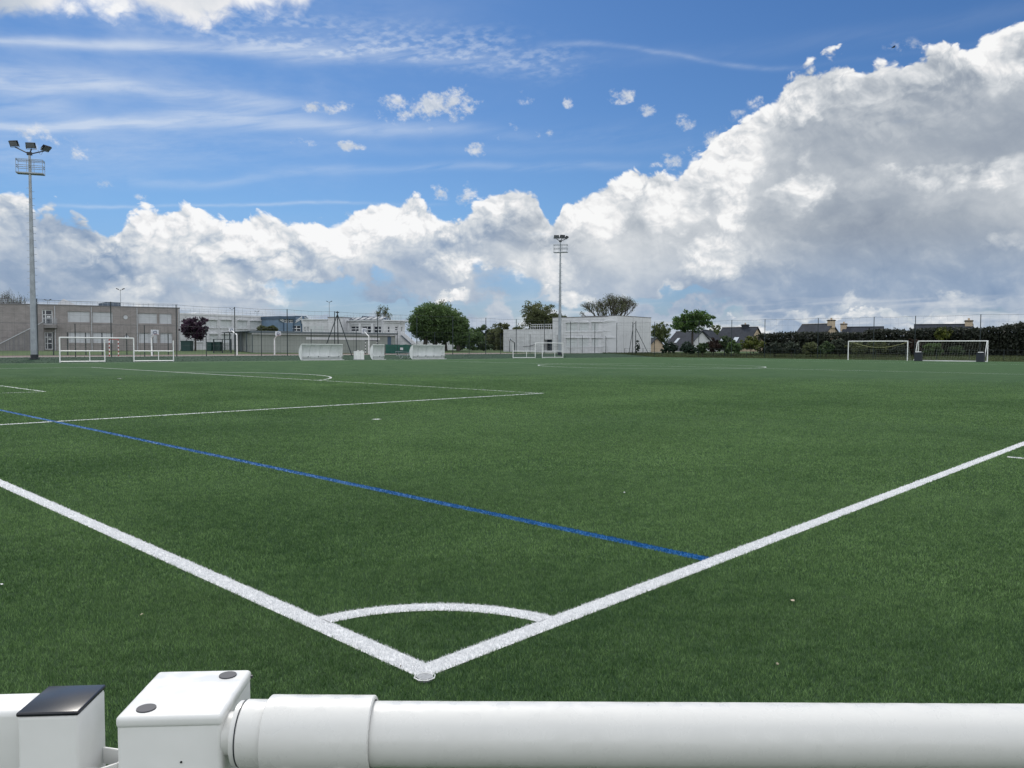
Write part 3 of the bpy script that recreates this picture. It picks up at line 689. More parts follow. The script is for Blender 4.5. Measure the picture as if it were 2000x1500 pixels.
# ------------------------------------------------------------------ goals
def netgrid(b, P00, P10, P01, P11, nu, nv, r, sag=0.):
    P00, P10, P01, P11 = map(Vector, (P00, P10, P01, P11))
    def pt(s, t): 
        p = P00*(1-s)*(1-t) + P10*s*(1-t) + P01*(1-s)*t + P11*s*t
        return p - Vector((0, 0, sag*4*s*(1-s)))
    for i in range(nu+1): b.tube([pt(i/nu, j/6) for j in range(7)], r, 3, cap=False)
    for j in range(nv+1): b.tube([pt(i/10, j/nv) for i in range(11)], r, 3, cap=False)
GNET = mat('goal_net_cord', (.22,.24,.20), .8, .1, 5); YROPE = mat('yellow_rope', (.42,.42,.20), .8, .1, 5)
def folded_goal(x0, w1, x1, w2a, w2b, label):
    """x0..x1 crossbar, wings w1 (from x0) and w2a..w2b"""
    root = empty('folding_goal', (x0, 72., 0), 0, label, 'goal', 'folding goals parked along the far touchline')
    f = lambda x: x-x0
    MB().tube([(0,0,2.14),(f(x1),0,2.14)], .055, 10).build('crossbar', GOALW, root)
    for x in (x0, x1): MB().tube([(f(x),0,0),(f(x),0,2.19)], .055, 10).build('goalpost', GOALW, root)
    for a, c, off in ((w1[0], w1[1], .0), (w2a, w2b, .0)):
        y_ = .12
        b = MB(); b.tube([(f(a), y_, .07),(f(c), y_, .07)], .045, 8); b.tube([(f(a), y_, .98),(f(c), y_, .98)], .045, 8)
        m_ = a+(c-a)*.66 if a == x0 else a+(c-a)*.62
        b.tube([(f(m_), y_, .07),(f(m_), y_, .98)], .035, 8)
        b.build('side_frame', GOALW, root)
        e = c if abs(a-x0) < .2 or abs(a-x1) < .2 else a
        if a < x0-.3: e = a
        MB().tube([(f(e), y_, 0),(f(e), y_, 1.98)], .05, 8).build('wing_post', GOALW, root)
    b = MB(); netgrid(b, (0,.05,2.1),(f(x1),.05,2.1),(0,.7,1.2),(f(x1),.7,1.2), 22, 4, .006, .25); b.build('net', GNET, root)
folded_goal(19.85, (19.85, 23.5), 25.95, 25.95, 29.6, 'white folding goal on the far touchline in front of the grey school building')
folded_goal(80.5, (76.1, 80.5), 86.55, 82.15, 86.55, 'white folding goal on the far touchline at the foot of the distant mast')
def big_goal(x, yl, yr_, label, portable):
    root = empty('football_goal', (x, yl, 0), -math.pi/2, label, 'goal', 'full size goals at the far end'); w = yl-yr_; H = 2.44
    MB().tube([(0,0,H+.06),(w,0,H+.06)], .06, 10).build('crossbar', GOALW, root)
    for q in (0, w): MB().tube([(q,0,0),(q,0,H+.12)], .06, 10).build('goalpost', GOALW, root)
    b = MB()
    if portable:
        MB().bar((0,0,.06),(w,0,.06), .12).build('ground_bar', GOALW, root)
        for q in (0, w):
            MB().tube([(q,-.05,H),(q,-.45,H-.05),(q,-1.3,.35),(q,-1.7,.1)], .04, 8).build('back_stay', GOALW, root)
        netgrid(b, (0,-.1,H),(w,-.1,H),(0,-1.6,.05),(w,-1.6,.05), 26, 9, .005)
        netgrid(b, (.05,.0,H),(.05,-1.6,.05),(.05,.0,.05),(.05,-1.6,.05), 6, 8, .005)
    else:
        for q in (0, w): MB().tube([(q,.05,H),(q,1.6,H-.1)], .02, 6).build('net_support', GNET, root)
        MB().tube([(.3+(w-.5)*t, .6, H-.02-.72*4*t*(1-t)) for t in [i/16 for i in range(17)]], .022, 5).build('net_rope', YROPE, root)
        netgrid(b, (0,.1,H),(w,.1,H),(0,1.7,.03),(w,1.7,.03), 26, 9, .005, .2)
        netgrid(b, (w,.0,H),(w,1.7,.05),(w,.0,.05),(w,1.7,.05), 6, 8, .005)
    b.build('net', GNET, root)
big_goal(105.2, 37.92, 30.5, 'white full size goal with a drooping net rope in front of the hedge', False)
big_goal(105.6, 29.35, 21.65, 'white portable goal with a ground bar and dark weight boxes in front of the hedge', True)
def weight_box(u, label):
    p = W(u, 706, onX(u, 103.9)); root = empty('weight_box', (p.x, p.y, 0), -math.pi/2, label, 'weight box', 'dark boxes weighing down the portable goal')
    MB().box(-.40,.40,-.35,.35,0,1.04).build('box', BOXM, root, .03); MB().box(-.44,.44,-.39,.39,1.04,1.10).build('rim', BOXM, root, .015)
    b = MB(); b.box(-.25,.28,-.2,.2,1.10,1.19); b.build('sack', GOALW, root, .03)
BOXM = mat('black_box', (.012,.018,.028), .6, .2, 3)
weight_box(1793.5, 'dark weight box at the left foot of the portable goal'); weight_box(1915, 'dark weight box at the right foot of the portable goal')
# ------------------------------------------------------------------ dugouts
SHELL = ribmat('shelter_panel', (.62,.65,.65), 1.16, 0, .4, .35); SHF = mat('shelter_frame', (.74,.76,.75), .45, .06, 3); BEN = mat('bench_grey', (.36,.39,.40), .5, .1, 4)
def dugout(u0, u1, label, n):
    xa2 = (W(u0, 703, onY(u0, 71.2))).x; xb2 = (W(u1, 703, onY(u1, 71.2))).x; L = xb2-xa2
    root = empty('dugout', (xa2, 71.5, 0), 0, label, 'dugout', 'white curved dugouts on the far touchline')
    prof = []
    for i in range(15):
        a = math.radians(-62 + 128*i/14)           # bulges away from the pitch (+y)
        prof.append((-.55 + 1.02*math.cos(a)*1.0, .92 + .98*math.sin(a)))
    z0 = prof[0][1]; prof = [(y, (z-z0)*(1.72/(prof[-1][1]-z0))) for y, z in prof]
    b = MB(); k = len(prof)
    for off, x_ in ((0, 0), (0, L)): b.v += [(x_, y, z) for y, z in prof]
    b.v += [(x_, y+.03, z+.02) for x_ in (0, L) for y, z in prof]
    for i in range(k-1):
        b.f += [(i, i+1, k+i+1, k+i), (2*k+i, 3*k+i, 3*k+i+1, 2*k+i+1)]
    b.build('shell', SHELL, root, 0, True)
    for x_ in (0, L):
        b = MB().add([(x_, y, z) for y, z in prof] + [(x_+.02, y, z) for y, z in prof], [tuple(range(k)), tuple(range(2*k-1, k-1, -1))]); b.build('side_panel', SHF, root)
        MB().tube([(x_, y, z) for y, z in prof], .032, 6).build('end_hoop', SHF, root)
    MB().bar((0, prof[-1][0], prof[-1][1]), (L, prof[-1][0], prof[-1][1]), .07).build('front_edge', SHF, root)
    b = MB()
    for i in range(1, n): x_ = L*i/n; b.tube([(x_, y-.015, z) for y, z in prof[2:-1]], .012, 4)
    b.build('seam', BEN, root)
    MB().box(.05, L-.05, -.32, .12, .44, .48).build('bench', SHF, root)
    for i in range(n): x_ = L*(i+.6)/n; MB().add([(x_-.02,-.02,.44),(x_-.02,-.28,.44),(x_-.02,-.02,.28),(x_+.02,-.02,.44),(x_+.02,-.28,.44),(x_+.02,-.02,.28)], [(0,1,2),(5,4,3),(0,3,4,1),(1,4,5,2),(2,5,3,0)]).build('bench_bracket', BEN, root)
    b = MB().box(0, L, -.45, -.40, 0, .05); b.build('floor_rail', SHF, root)
dugout(592, 671.5, 'long white curved dugout furthest left, below the tripod mast', 4)
dugout(731, 753, 'short white curved dugout, the narrow one in the middle', 1)
dugout(808.5, 871, 'white curved dugout nearest the big round tree', 4)
# cabinet between the dugouts
p = W(701.5, 702, onY(701.5, 71.6)); root = empty('equipment_cabinet', (p.x, 71.6, 0), 0, 'small white equipment locker between the long and the short dugout', 'cabinet')
for s_ in (-1, 1): MB().box(min(0, s_*.5)+.01*(s_ > 0), max(0, s_*.5)-.01*(s_ < 0), -.3, .3, .05, .95).build('door', GOALW, root, .015)
MB().box(-.52,.52,-.33,.33,.0,.05).build('plinth', BEN, root)
b = MB(); b.tube([(-.42,-.2,.95),(-.40,-.2,1.06),(-.1,-.2,1.04)], .025, 6); b.tube([(.1,-.2,.95),(.12,-.2,1.03),(.42,-.2,1.05)], .025, 6); b.build('handle', GOALW, root)
# ------------------------------------------------------------------ tripod masts, hoops, lamps
def tripod():
    u = 659; d = onY(u, 82.6); top_ = W(659, 607.5, d); z0 = gz(top_.x, top_.y)
    root = empty('tripod_mast', (top_.x, top_.y, 0), 0, 'tall dark steel tripod mast rising behind the long dugout', 'mast'); o = Vector(root.location)
    cp = top_ - Vector((0,0,.4))
    for uu, vv, dd in ((637.2, 674, d-.4), (686.5, 692.5, d-1.0)):
        q = W(uu, vv, dd); t = (q-cp); k = (z0-.1-cp.z)/t.z; MB().tube([cp-o, cp+t*k-o], .06, 8).build('leg', FENM, root)
    q = W(661, 690, d+1.2); q.z = z0-.1; MB().tube([top_-o, q-o], .065, 8).build('leg', FENM, root)
    MB().tube([W(655.5, 610, d)-o, W(662.5, 610, d)-o], .07, 8).build('head', FENM, root)
tripod()
# corner stay posts with ivy at the corner of the fences
dq = 137.; c0 = W(1241, 690, dq); z0 = gz(c0.x, c0.y)
root = empty('stay_post', (c0.x, c0.y, 0), 0, 'dark braced corner post of the ball stop fence overgrown with ivy', 'fence post'); o = Vector(root.location)
def wl(u, v, d): return W(u, v, d)-o
MB().tube([wl(1242, 627, dq), Vector((wl(1242, 627, dq).x, wl(1242, 627, dq).y, z0-.1))], .06, 8).build('post', FENM, root)
MB().tube([wl(1236, 629, dq), Vector((wl(1236, 629, dq).x, wl(1236, 629, dq).y, z0-.1))], .06, 8).build('post', FENM, root)
MB().tube([wl(1237, 636, dq), wl(1228.5, 690, dq-1)], .05, 8).build('brace', FENM, root)
MB().tube([wl(1242, 641, dq), wl(1266, 690, dq-1)], .05, 8).build('brace', FENM, root)
MB().tube([wl(1236.3, 634, dq), wl(1241.5, 630, dq)], .04, 8).build('brace', FENM, root)
def hoop(u, vf, vt, ub, vb, wb, hb, Yp, label, behind=False, m_=None, board=True):
    d = onY(u, Yp); f_ = W(u, vf, d); z0 = gz(f_.x, f_.y); mm = m_ or GOALW
    root = empty('basketball_hoop', (f_.x, f_.y, 0), 0, label, 'basketball hoop', 'basketball hoops round the courts'); o = Vector(root.location)
    dd = d+(.9 if behind else -.9)
    t_ = W(u, vt, d)-o; t_.x = 0; t_.y = 0
    b_ = W(ub, vb, dd)-o; bc = Vector(b_)
    MB().tube([(0, 0, z0-.1), t_], .085, 8).build('post', mm, root)
    MB().tube([t_, b_ + Vector((0, 0, -.1))], .07, 8).build('arm', mm, root)
    if board:
        w2 = wb/2*dd/F_PX; h2 = hb/2*dd/F_PX; yb_ = b_.y
        bd_ = MB().box(bc.x-w2, bc.x+w2, yb_-.02, yb_+.02, bc.z-h2, bc.z+h2).build('backboard', BOARD, root)
        b = MB()
        for q in (((-w2*.38,0,-h2*.45),(w2*.38,0,-h2*.45)),((-w2*.38,0,-h2*.45),(-w2*.38,0,h2*.4)),((w2*.38,0,-h2*.45),(w2*.38,0,h2*.4)),((-w2*.38,0,h2*.4),(w2*.38,0,h2*.4))):
            b.bar(Vector(q[0])+Vector((bc.x, yb_-.03, bc.z)), Vector(q[1])+Vector((bc.x, yb_-.03, bc.z)), .06)
        b.build('target_square', BLUEG, bd_)
        yy = yb_ + (.28 if behind else -.28)
        MB().tube([(bc.x+.23*math.cos(a), yy+.23*math.sin(a), bc.z-h2*.75) for a in [i*math.pi/6 for i in range(13)]], .02, 5).build('hoop_ring', REDM, root)
BOARD = mat('backboard', (.62,.64,.68), .5, .08, 5); BLUEG = mat('blue_grey_line', (.10,.14,.22), .6, .1, 5); REDM = mat('red_paint', (.30,.035,.03), .5, .1, 5)
hoop(296.5, 693, 660, 302.5, 649, 15, 10, 88.5, 'white basketball hoop in front of the grey school building')
hoop(536.3, 690, 662, 543, 651.5, 12, 8.5, 91, 'white basketball hoop in front of the long grey annex wall')
hoop(463, 691, 654, 452, 644, 10, 8.5, 89.5, 'white basketball hoop seen from behind at the court entrance', True)
hoop(720.5, 690, 657, 711, 646, 12, 11, 89.5, 'white basketball hoop seen from behind above the short dugout', True)
hoop(1004.5, 686, 669, 996.5, 662.5, 4, 5, 95, 'dark basketball hoop in front of the low white wing', True, FENM)
def hgoal(ua, ub, vt, Yp, label, m2):
    root = None
    for k_, u in enumerate((ua, ub)):
        d = onY(u, Yp); f_ = W(u, 690, d); z0 = gz(f_.x, f_.y); zt_ = W(u, vt, d).z
        if root is None: root = empty('handball_goal', (f_.x, f_.y, 0), 0, label, 'handball goal'); o = Vector(root.location); first = f_
        n = 9; hh = (zt_-z0)/n; ps = MB().tube([(f_.x-o.x, f_.y-o.y, z0), (f_.x-o.x, f_.y-o.y, zt_)], .050, 8).build('goalpost', GOALW, root)
        b = MB()
        for i in range(0, n, 2): b.tube([(f_.x-o.x, f_.y-o.y, z0+i*hh), (f_.x-o.x, f_.y-o.y, z0+(i+1)*hh)], .056, 8)
        b.build('painted_bands', m2, ps)
        last = (f_, zt_)
    MB().tube([(0, 0, last[1]-.05), (last[0].x-o.x, last[0].y-o.y, last[1]-.05)], .045, 8).build('crossbar', m2, root)
hgoal(213.8, 231.5, 662, 88.9, 'red and white banded handball goal before the grey school building', REDM)
hgoal(714, 736.5, 664.5, 91, 'dark and white banded handball goal behind the short dugout', DARKM)
def street_lamp(u, vt, d, label, arms=5., pole_r=.06):
    t_ = W(u, vt, d); z0 = gz(t_.x, t_.y); root = empty('street_lamp', (t_.x, t_.y, 0), RZM, label, 'street lamp', 'twin headed lamps behind the school')
    MB().tube([(0,0,z0-.1),(0,0,t_.z)], [pole_r*1.3, pole_r*.8], 8).build('pole', GALV, root)
    a = arms*d/F_PX
    for s_ in (-1, 1):
        MB().tube([(0,0,t_.z-.35*a),(s_*a*.6,0,t_.z-.1*a)], .04, 6).build('arm', GALV, root)
        MB().prism([(s_*a*.5, t_.z-.12*a), (s_*a*1.15, t_.z+.12*a), (s_*a*1.1, t_.z+.3*a), (s_*a*.5, t_.z+.05*a)], -.15, .15).build('lamp_head', LAMPD, root)
street_lamp(235, 565, 160, 'twin headed lamp above the flat roof of the grey school building', 7)
street_lamp(643, 589, 165, 'twin headed lamp left of the tripod mast', 5)
street_lamp(453, 603, 200, 'far twin headed lamp above the long white school building, the left one', 4)
street_lamp(502, 608, 205, 'far twin headed lamp above the long white school building, the right one', 4)
street_lamp(93, 586, 190, 'twin headed lamp just right of the tall mast, above the grey roof', 6)
# ------------------------------------------------------------------ buildings
class Bld:
    """a facade between two sight points; local x runs along it, y goes inwards, z is up (world height)"""
    def __init__(s, name, label, cat, uL, dL, uR, dR):
        a = W(uL, 685, dL); b = W(uR, 685, dR); s.P0 = Vector((a.x, a.y)); s.P1 = Vector((b.x, b.y))
        s.d = (s.P1-s.P0); s.L = s.d.length; s.d.normalize(); s.rz = math.atan2(s.d.y, s.d.x)
        s.root = empty(name, (a.x, a.y, 0), s.rz, label, cat); s.g = min(gz(a.x, a.y), gz(b.x, b.y))-.3
        s.n = Vector((-s.d.y, s.d.x))
    def hit(s, u, off=0.):
        r = ray(u, 680); P = s.P0 + s.n*off
        D = r.x*s.d.y - r.y*s.d.x; wx = P.x-CAM.x; wy = P.y-CAM.y
        t = (wx*s.d.y - wy*s.d.x)/D
        return t, (Vector((CAM.x+r.x*t, CAM.y+r.y*t))-P).dot(s.d)
    def x(s, u, off=0.): return s.hit(u, off)[1]
    def z(s, u, v, off=0.): return W(u, v, s.hit(u, off)[0]).z
    def rect(s, r, off=0.):
        u0, u1, v0, v1 = r; um = (u0+u1)/2
        return s.x(u0, off), s.x(u1, off), s.z(um, v1, off), s.z(um, v0, off)
    def wall(s, name, m, H, holes=(), D=8., rec=.18, x0=0., x1=None, z0=None, y0=0.):
        x1 = s.L if x1 is None else x1; z0 = s.g if z0 is None else z0
        X = sorted({x0, x1, *[h[0] for h in holes], *[h[1] for h in holes]}); Z = sorted({z0, H, *[h[2] for h in holes], *[h[3] for h in holes]})
        b = MB()
        for i in range(len(X)-1):
            for j in range(len(Z)-1):
                cx_, cz_ = (X[i]+X[i+1])/2, (Z[j]+Z[j+1])/2
                if any(h[0] < cx_ < h[1] and h[2] < cz_ < h[3] for h in holes): continue
                b.quad((X[i], y0, Z[j]), (X[i+1], y0, Z[j]), (X[i+1], y0, Z[j+1]), (X[i], y0, Z[j+1]))
        for h in holes:
            p = [(h[0], h[2]), (h[1], h[2]), (h[1], h[3]), (h[0], h[3])]
            for k in range(4):
                a, c = p[k], p[(k+1) % 4]; b.quad((a[0], y0, a[1]), (c[0], y0, c[1]), (c[0], y0+rec, c[1]), (a[0], y0+rec, a[1]))
        b.quad((x0, y0, z0), (x0, y0, H), (x0, y0+D, H), (x0, y0+D, z0)); b.quad((x1, y0, z0), (x1, y0, H), (x1, y0+D, H), (x1, y0+D, z0))
        b.quad((x0, y0+D, z0), (x0, y0+D, H), (x1, y0+D, H), (x1, y0+D, z0)); b.quad((x0, y0, H), (x1, y0, H), (x1, y0+D, H), (x0, y0+D, H))
        return b.build(name, m, s.root)
    def panel(s, name, m, h, y=.12, t=.05, parent=None):
        return MB().box(h[0], h[1], y, y+t, h[2], h[3]).build(name, m, parent or s.root)
    def window(s, h, m, frame=None, y=.12, cols=2, rows=2, fr=.07):
        w = s.panel('window', m, h, y)
        if frame:
            b = MB()
            for i in range(cols+1):
                x = h[0]+(h[1]-h[0])*i/cols; b.box(x-fr/2, x+fr/2, y-.04, y-.005, h[2], h[3])
            for j in range(rows+1):
                z = h[2]+(h[3]-h[2])*j/rows; b.box(h[0], h[1], y-.055, y-.041, z-fr/2, z+fr/2)
            b.build('frame', frame, w)
        return w
    def rail(s, x0, x1, z, h, n, y=.3, m=None, r=.022):
        b = MB()
        for q in (h, h*.55): b.tube([(x0, y, z+q), (x1, y, z+q)], r, 5)
        for i in range(n+1): x = x0+(x1-x0)*i/n; b.tube([(x, y, z), (x, y, z+h)], r, 5)
        return b.build('roof_railing', m or RAILG, s.root)
RAILG = mat('roof_rail_steel', (.34,.37,.40), .5, .1, 2); WFRAME = mat('white_frame', (.62,.64,.66), .5, .06, 3)
BROWN = brickmat('brown_block', (.29,.268,.262), (.215,.20,.196), .5, .20, ms=.010, var=.10)
SHUT = ribmat('roller_shutter', (.48,.50,.53), .12, 2, .35); COPE = mat('coping_metal', (.16,.16,.17), .6, .1, 2); RENDER = mat('grey_render', (.21,.20,.20), .9, .14, .8, dirt=((.12,.12,.12), 1.2, .5, .8, .5))
WHITEB = mat('white_cladding', (.62,.63,.65), .7, .05, .5, dirt=((.30,.31,.32), .7, .52, .85, .45)); WPANEL = brickmat('white_block_wall', (.60,.61,.63), (.50,.51,.53), .6, .30, ms=.012, var=.05)
SHUTW = ribmat('pale_shutter', (.52,.55,.56), .11, 2, .4)
B = Bld('school_building', 'two storey grey brown block school building with closed pale shutters at left', 'building', -160, 121.5, 352, 138.5)
Ht = B.z(0, 594)
wins = [(133.5,176.5,608.6,629.3),(181.6,221,609.8,630.3),(271,307.5,612.2,631.7),(312.3,336,613,632.4),(134.5,177,649.3,669.6),(181.8,221.5,649.7,669.8),(271.3,307.5,650.4,669.8),(313,336.6,650.9,670)]
H_ = [B.rect(w) for w in wins]; dr = [B.rect((83.3,104,605.3,633.5)), B.rect((87.3,103.5,649,682.5))]
B.wall('wall', BROWN, Ht, H_ + dr, D=14, rec=.25)
for h in H_: B.window(h, SHUT, None, y=.16)
for h in dr:
    d_ = B.panel('door', GLASSD, h, .2)
    b = MB(); w = h[1]-h[0]
    for x in (h[0], h[0]+w*.28, h[1]-.14): b.box(x, x+.14, .12, .19, h[2], h[3])
    for z in (h[2], h[2]+.95, h[3]-.85, h[3]-.12): b.box(h[0], h[1], .105, .118, z, z+.11)
    b.build('frame', WFRAME, d_); MB().box(h[0]+w*.45, h[0]+w*.8, .10, .104, h[3]-1.25, h[3]-1.0).build('notice', WFRAME, d_)
MB().box(-.1, B.L+.08, -.06, 14.1, Ht+.002, Ht+.16).build('coping', COPE, B.root)
for u0, v0 in ((245.8, 619.3), (247.5, 658.2)):
    x = B.x(u0); z = B.z(u0, v0); MB().tube([(x, -.03, z), (x, .03, z)], .42, 28).build('round_window', RENDER, B.root)
    MB().tube([(x+.05, -.035, z-.05), (x+.05, -.031, z-.05)], .33, 28).build('round_window', SHUT, B.root)
for u in (108.5, 179.8, 268.8, 350): MB().tube([(B.x(u), -.07, B.g), (B.x(u), -.07, Ht-.1)], .065, 6).build('downpipe', SHUT, B.root)
zj = B.z(180, 633.3); MB().box(0, B.L, -.006, .0, zj-.03, zj+.03).build('joint', COPE, B.root)
r_ = B.rect((87.5, 113, 634, 641)); MB().box(r_[0], r_[1], -1.3, -.001, r_[2], r_[3]).build('balcony', RENDER, B.root)
b = MB()
for q in (.25, .5, .75, 1.0): b.tube([(r_[0], -1.25, r_[3]+q), (r_[1], -1.25, r_[3]+q)], .025, 5)
for i in range(5): x = r_[0]+(r_[1]-r_[0])*i/4; b.tube([(x, -1.25, r_[3]), (x, -1.25, r_[3]+1.0)], .025, 5)
b.build('balcony_railing', RAILG, B.root)
po = [(-18, 681), (85.5, 629.5), (85.5, 636), (-18, 690)]
top = [(B.x(u, -1.6), B.z(u, v, -1.6)) for u, v in ((-40, 692), (85.5, 629.5))]
xr = B.x(85.5, -1.6)
st_ = MB().prism([(top[0][0], B.g), (xr, B.g), (xr, top[1][1]), (top[0][0], top[0][1])], -1.6, -1.35).build('stair_wall', RENDER, B.root)
b = MB().prism([(top[0][0], top[0][1]), (xr, top[1][1]), (xr, top[1][1]+.14), (top[0][0], top[0][1]+.14)], -1.68, -1.27); b.build('stair_coping', SHUT, st_)
for u in (11, 19, 27, 37, 48.5, 58):
    x = B.x(u, -1.6); z1 = B.z(u, 672-(u+18)*.38, -1.6); MB().box(x-.07, x+.09, -1.615, -1.601, B.g+.4, z1-.25).build('slot', COPE, st_)
B.rail(B.x(-140), B.L-.3, Ht+.16, .62, 46)
x0_, x1_ = B.x(105, 6), B.x(166, 6); zp_ = B.z(126, 583.5, 6); zb_ = Ht-.2
MB().prism([(x0_, zb_), (x1_, zb_), (B.x(126, 6), zp_)], 6, 12).build('rooflight', WHITEB, B.root)
r_ = B.rect((194, 237, 590.5, 600), 5); MB().prism([(r_[0], Ht+.16), (r_[1], Ht+.16), (r_[1], r_[3]), (r_[0]+1.2, r_[3]), (r_[0], r_[3]-.25)], 5, 8).build('roof_plant', DARKBL := mat('blue_plant', (.06,.09,.13), .5, .15, 1.5), B.root)
# long white building
B = Bld('school_building', 'long white school building with hooded closed shutters behind the purple tree', 'building', 352, 166, 545, 184)
Ht = B.z(450, 614.8)
up = [(372,394,625,639),(400.5,424.5,625.5,639.5),(431.5,452.5,625.7,640),(464.5,483,626.5,641),(489.5,511,627.5,642),(517.5,539,628,642.5)]
lo = [(410,426,653.5,668),(433,452,653.5,668),(372,394,652.5,667)]
H_ = [B.rect(w) for w in up+lo]
B.wall('wall', WPANEL, Ht, H_, D=12, rec=.2)
for h in H_:
    B.window(h, SHUTW, None, y=.12)
    b = MB()
    w = h[1]-h[0]; b.prism([(h[0]-.15, h[3]+.05), (h[1]+.15, h[3]+.05), (h[1]-.2*w, h[3]+.42), (h[0]+.2*w, h[3]+.42)], -.32, -.002); b.build('hood', WHITEB, B.root)
    MB().box(h[0]-.2, h[1]+.2, -.2, -.002, h[2]-.2, h[2]-.04).build('sill', WHITEB, B.root)
MB().box(-.1, B.L+.05, -.12, 12.1, Ht-.35, Ht+.003).build('coping', WHITEB, B.root)
r_ = B.rect((380, 432, 611.3, 617), 1.5); MB().prism([(r_[0], Ht), (r_[1]+.5, Ht), (r_[1]-1, r_[3]), (r_[0]+.7, r_[3])], 1.5, 7).build('roof_plant', WHITEB, B.root)
B.rail(.5, B.L-1, Ht, .95, 22)
# blue steel block with white diagonal frames
B = Bld('stair_tower', 'dark blue steel and glass stair block right of the long white school', 'building', 544.5, 176, 594, 181)
BLUEW = mat('blue_cladding', (.045,.085,.14), .5, .12, .8); BLUEL = mat('blue_grey_cladding', (.13,.20,.29), .5, .1, .8)
Ht = B.z(565, 619); H_ = [B.rect(w) for w in ((556,564,623,630.5),(565,573,622.5,630.5),(572,588,636,647))]
B.wall('wall', BLUEL, Ht, H_, D=9, rec=.2)
for h in H_: B.window(h, GLASSD, WFRAME, y=.12, cols=2, rows=2, fr=.16)
MB().box(-.15, B.x(576), -.4, 9.2, Ht-.55, Ht+.1).build('roof_edge', BLUEW, B.root)
r_ = B.rect((577, 591, 617, 625), .2); MB().prism([(r_[0]-.6, Ht-.5), (r_[1]+2, Ht-.5), (r_[1]+1, r_[3]), (r_[0], r_[3])], .2, 5).build('roof_plant', BLUEW, B.root)
b = MB()
for u0, v0, u1, v1 in ((546,621,553,626),(546,624.5,553,629),(576,630,588,623),(577,627,587,620.5),(588,618,589,632),(594,621,607,625)):
    b.bar((B.x(u0), -.25, B.z(u0, v0)), (B.x(u1), -.25, B.z(u1, v1)), .16)
b.build('steel_frame', WFRAME, B.root)
for u in (554.5, 574, 590): MB().box(B.x(u)-.12, B.x(u)+.12, -.12, -.002, B.g, Ht-.6).build('column', BLUEW, B.root)
# grey green annex
B = Bld('annex_building', 'long single storey grey green annex with a dark flat roof edge behind the courts', 'building', 495, 117, 772, 126.5)
ANW = mat('annex_render', (.27,.29,.27), .85, .07, .5, dirt=((.14,.16,.155), .9, .5, .85, .5)); ANF = mat('annex_fascia', (.10,.125,.14), .5, .1, 1)
Ht = B.z(495, 650.2); B.wall('wall', ANW, Ht, [], D=16)
MB().box(-.35, B.L+.3, -.55, 16.3, Ht+.002, Ht+.22).build('roof_edge', ANF, B.root)
MB().box(-.2, B.L+.2, -.35, -.002, Ht-.22, Ht).build('gutter', WHITEB, B.root)
r_ = B.rect((598, 742, 659, 663.8)); MB().box(r_[0], r_[1], -.06, -.002, r_[2], r_[3]).build('white_band', WHITEB, B.root)
MB().box(B.x(757), B.x(764), -.04, -.002, B.g, B.z(760, 657.5)).build('door', BLUEW, B.root)
# side wing of the annex, running back to the left
B2 = Bld('annex_wing', 'shaded open fronted wing of the annex behind the court entrance', 'building', 438, 131, 494.6, 117.3)
Ht2 = B.z(495, 650.2)
B2.wall('wall', ribmat('timber_cladding', (.13,.145,.15), .22, 0, .6), Ht2-.05, [], D=6, y0=1.6)
MB().box(-.4, B2.L-.02, -.3, 7.5, Ht2+.225, Ht2+.34).build('roof_edge', ANF, B2.root)
for i in range(6): x = .2+i*(B2.L-.6)/5; MB().box(x-.08, x+.08, -.05, .11, B2.g, Ht2+.22).build('column', ANF, B2.root)
MB().box(B2.x(477), B2.x(482.5), 1.50, 1.59, B2.g, Ht2-.4).build('door', BLUEW, B2.root)
# curved white school block with windows
def wsec(B, Ht, ws, wm=None, cols=2, rows=2, D=3, name='wall', **k):
    H_ = [B.rect(w) for w in ws]; o = B.wall(name, WPANEL, Ht, H_, D=D, **k)
    for h in H_: B.window(h, wm or GLASSD, WFRAME, y=.14, cols=cols, rows=rows, fr=.13)
    return o
B = Bld('school_building', 'white school wing with two small square windows left of the tripod mast', 'building', 591, 151, 640.5, 149)
Ht = B.z(610, 625); wsec(B, Ht, [(593.2,597,638.5,648),(599.8,603.3,638.2,648)])
H_ = [B.rect(w) for w in ((607,617.5,637,649),(621,632.5,636.5,649))]
for h in H_: MB().box(h[0], h[1], -.05, -.002, h[2], h[3]).build('blind_panel', SHUTW, B.root)
MB().box(-.1, B.L, -.2, 8, Ht+.002, Ht+.14).build('coping', WFRAME, B.root); B.rail(.3, B.L-.3, Ht+.1, .7, 10)
B = Bld('school_building', 'plain taller white school block right behind the tripod mast', 'building', 640.8, 148, 668.5, 147)
Ht = B.z(650, 620.5); wsec(B, Ht, []); MB().box(-.08, B.L+.08, -.08, 8.1, Ht+.002, Ht+.13).build('coping', COPE, B.root)
B = Bld('school_building', 'faceted white school block with rows of dark square windows and solar panels', 'building', 668.8, 150, 748, 143)
Ht = B.z(710, 627); wsec(B, Ht, [(670.5,680,637.5,647.5),(685.3,703.2,637.2,647.3),(707,727.2,637.2,650),(730.6,748,637.4,650)][:3] + [(730.6,747,637.4,650)])
for u in (682.5, 705, 729): MB().box(B.x(u)-.28, B.x(u)+.28, -.3, -.002, B.g, B.z(u, 631)).build('pilaster', WHITEB, B.root)
for vq in (628.8, 632.): z = B.z(710, vq); MB().box(0, B.L, -.18, -.003, z-.09, z+.09).build('cornice', WHITEB, B.root)
MB().box(-.2, B.L, -.5, 3, Ht+.002, Ht+.16).build('coping', WFRAME, B.root)
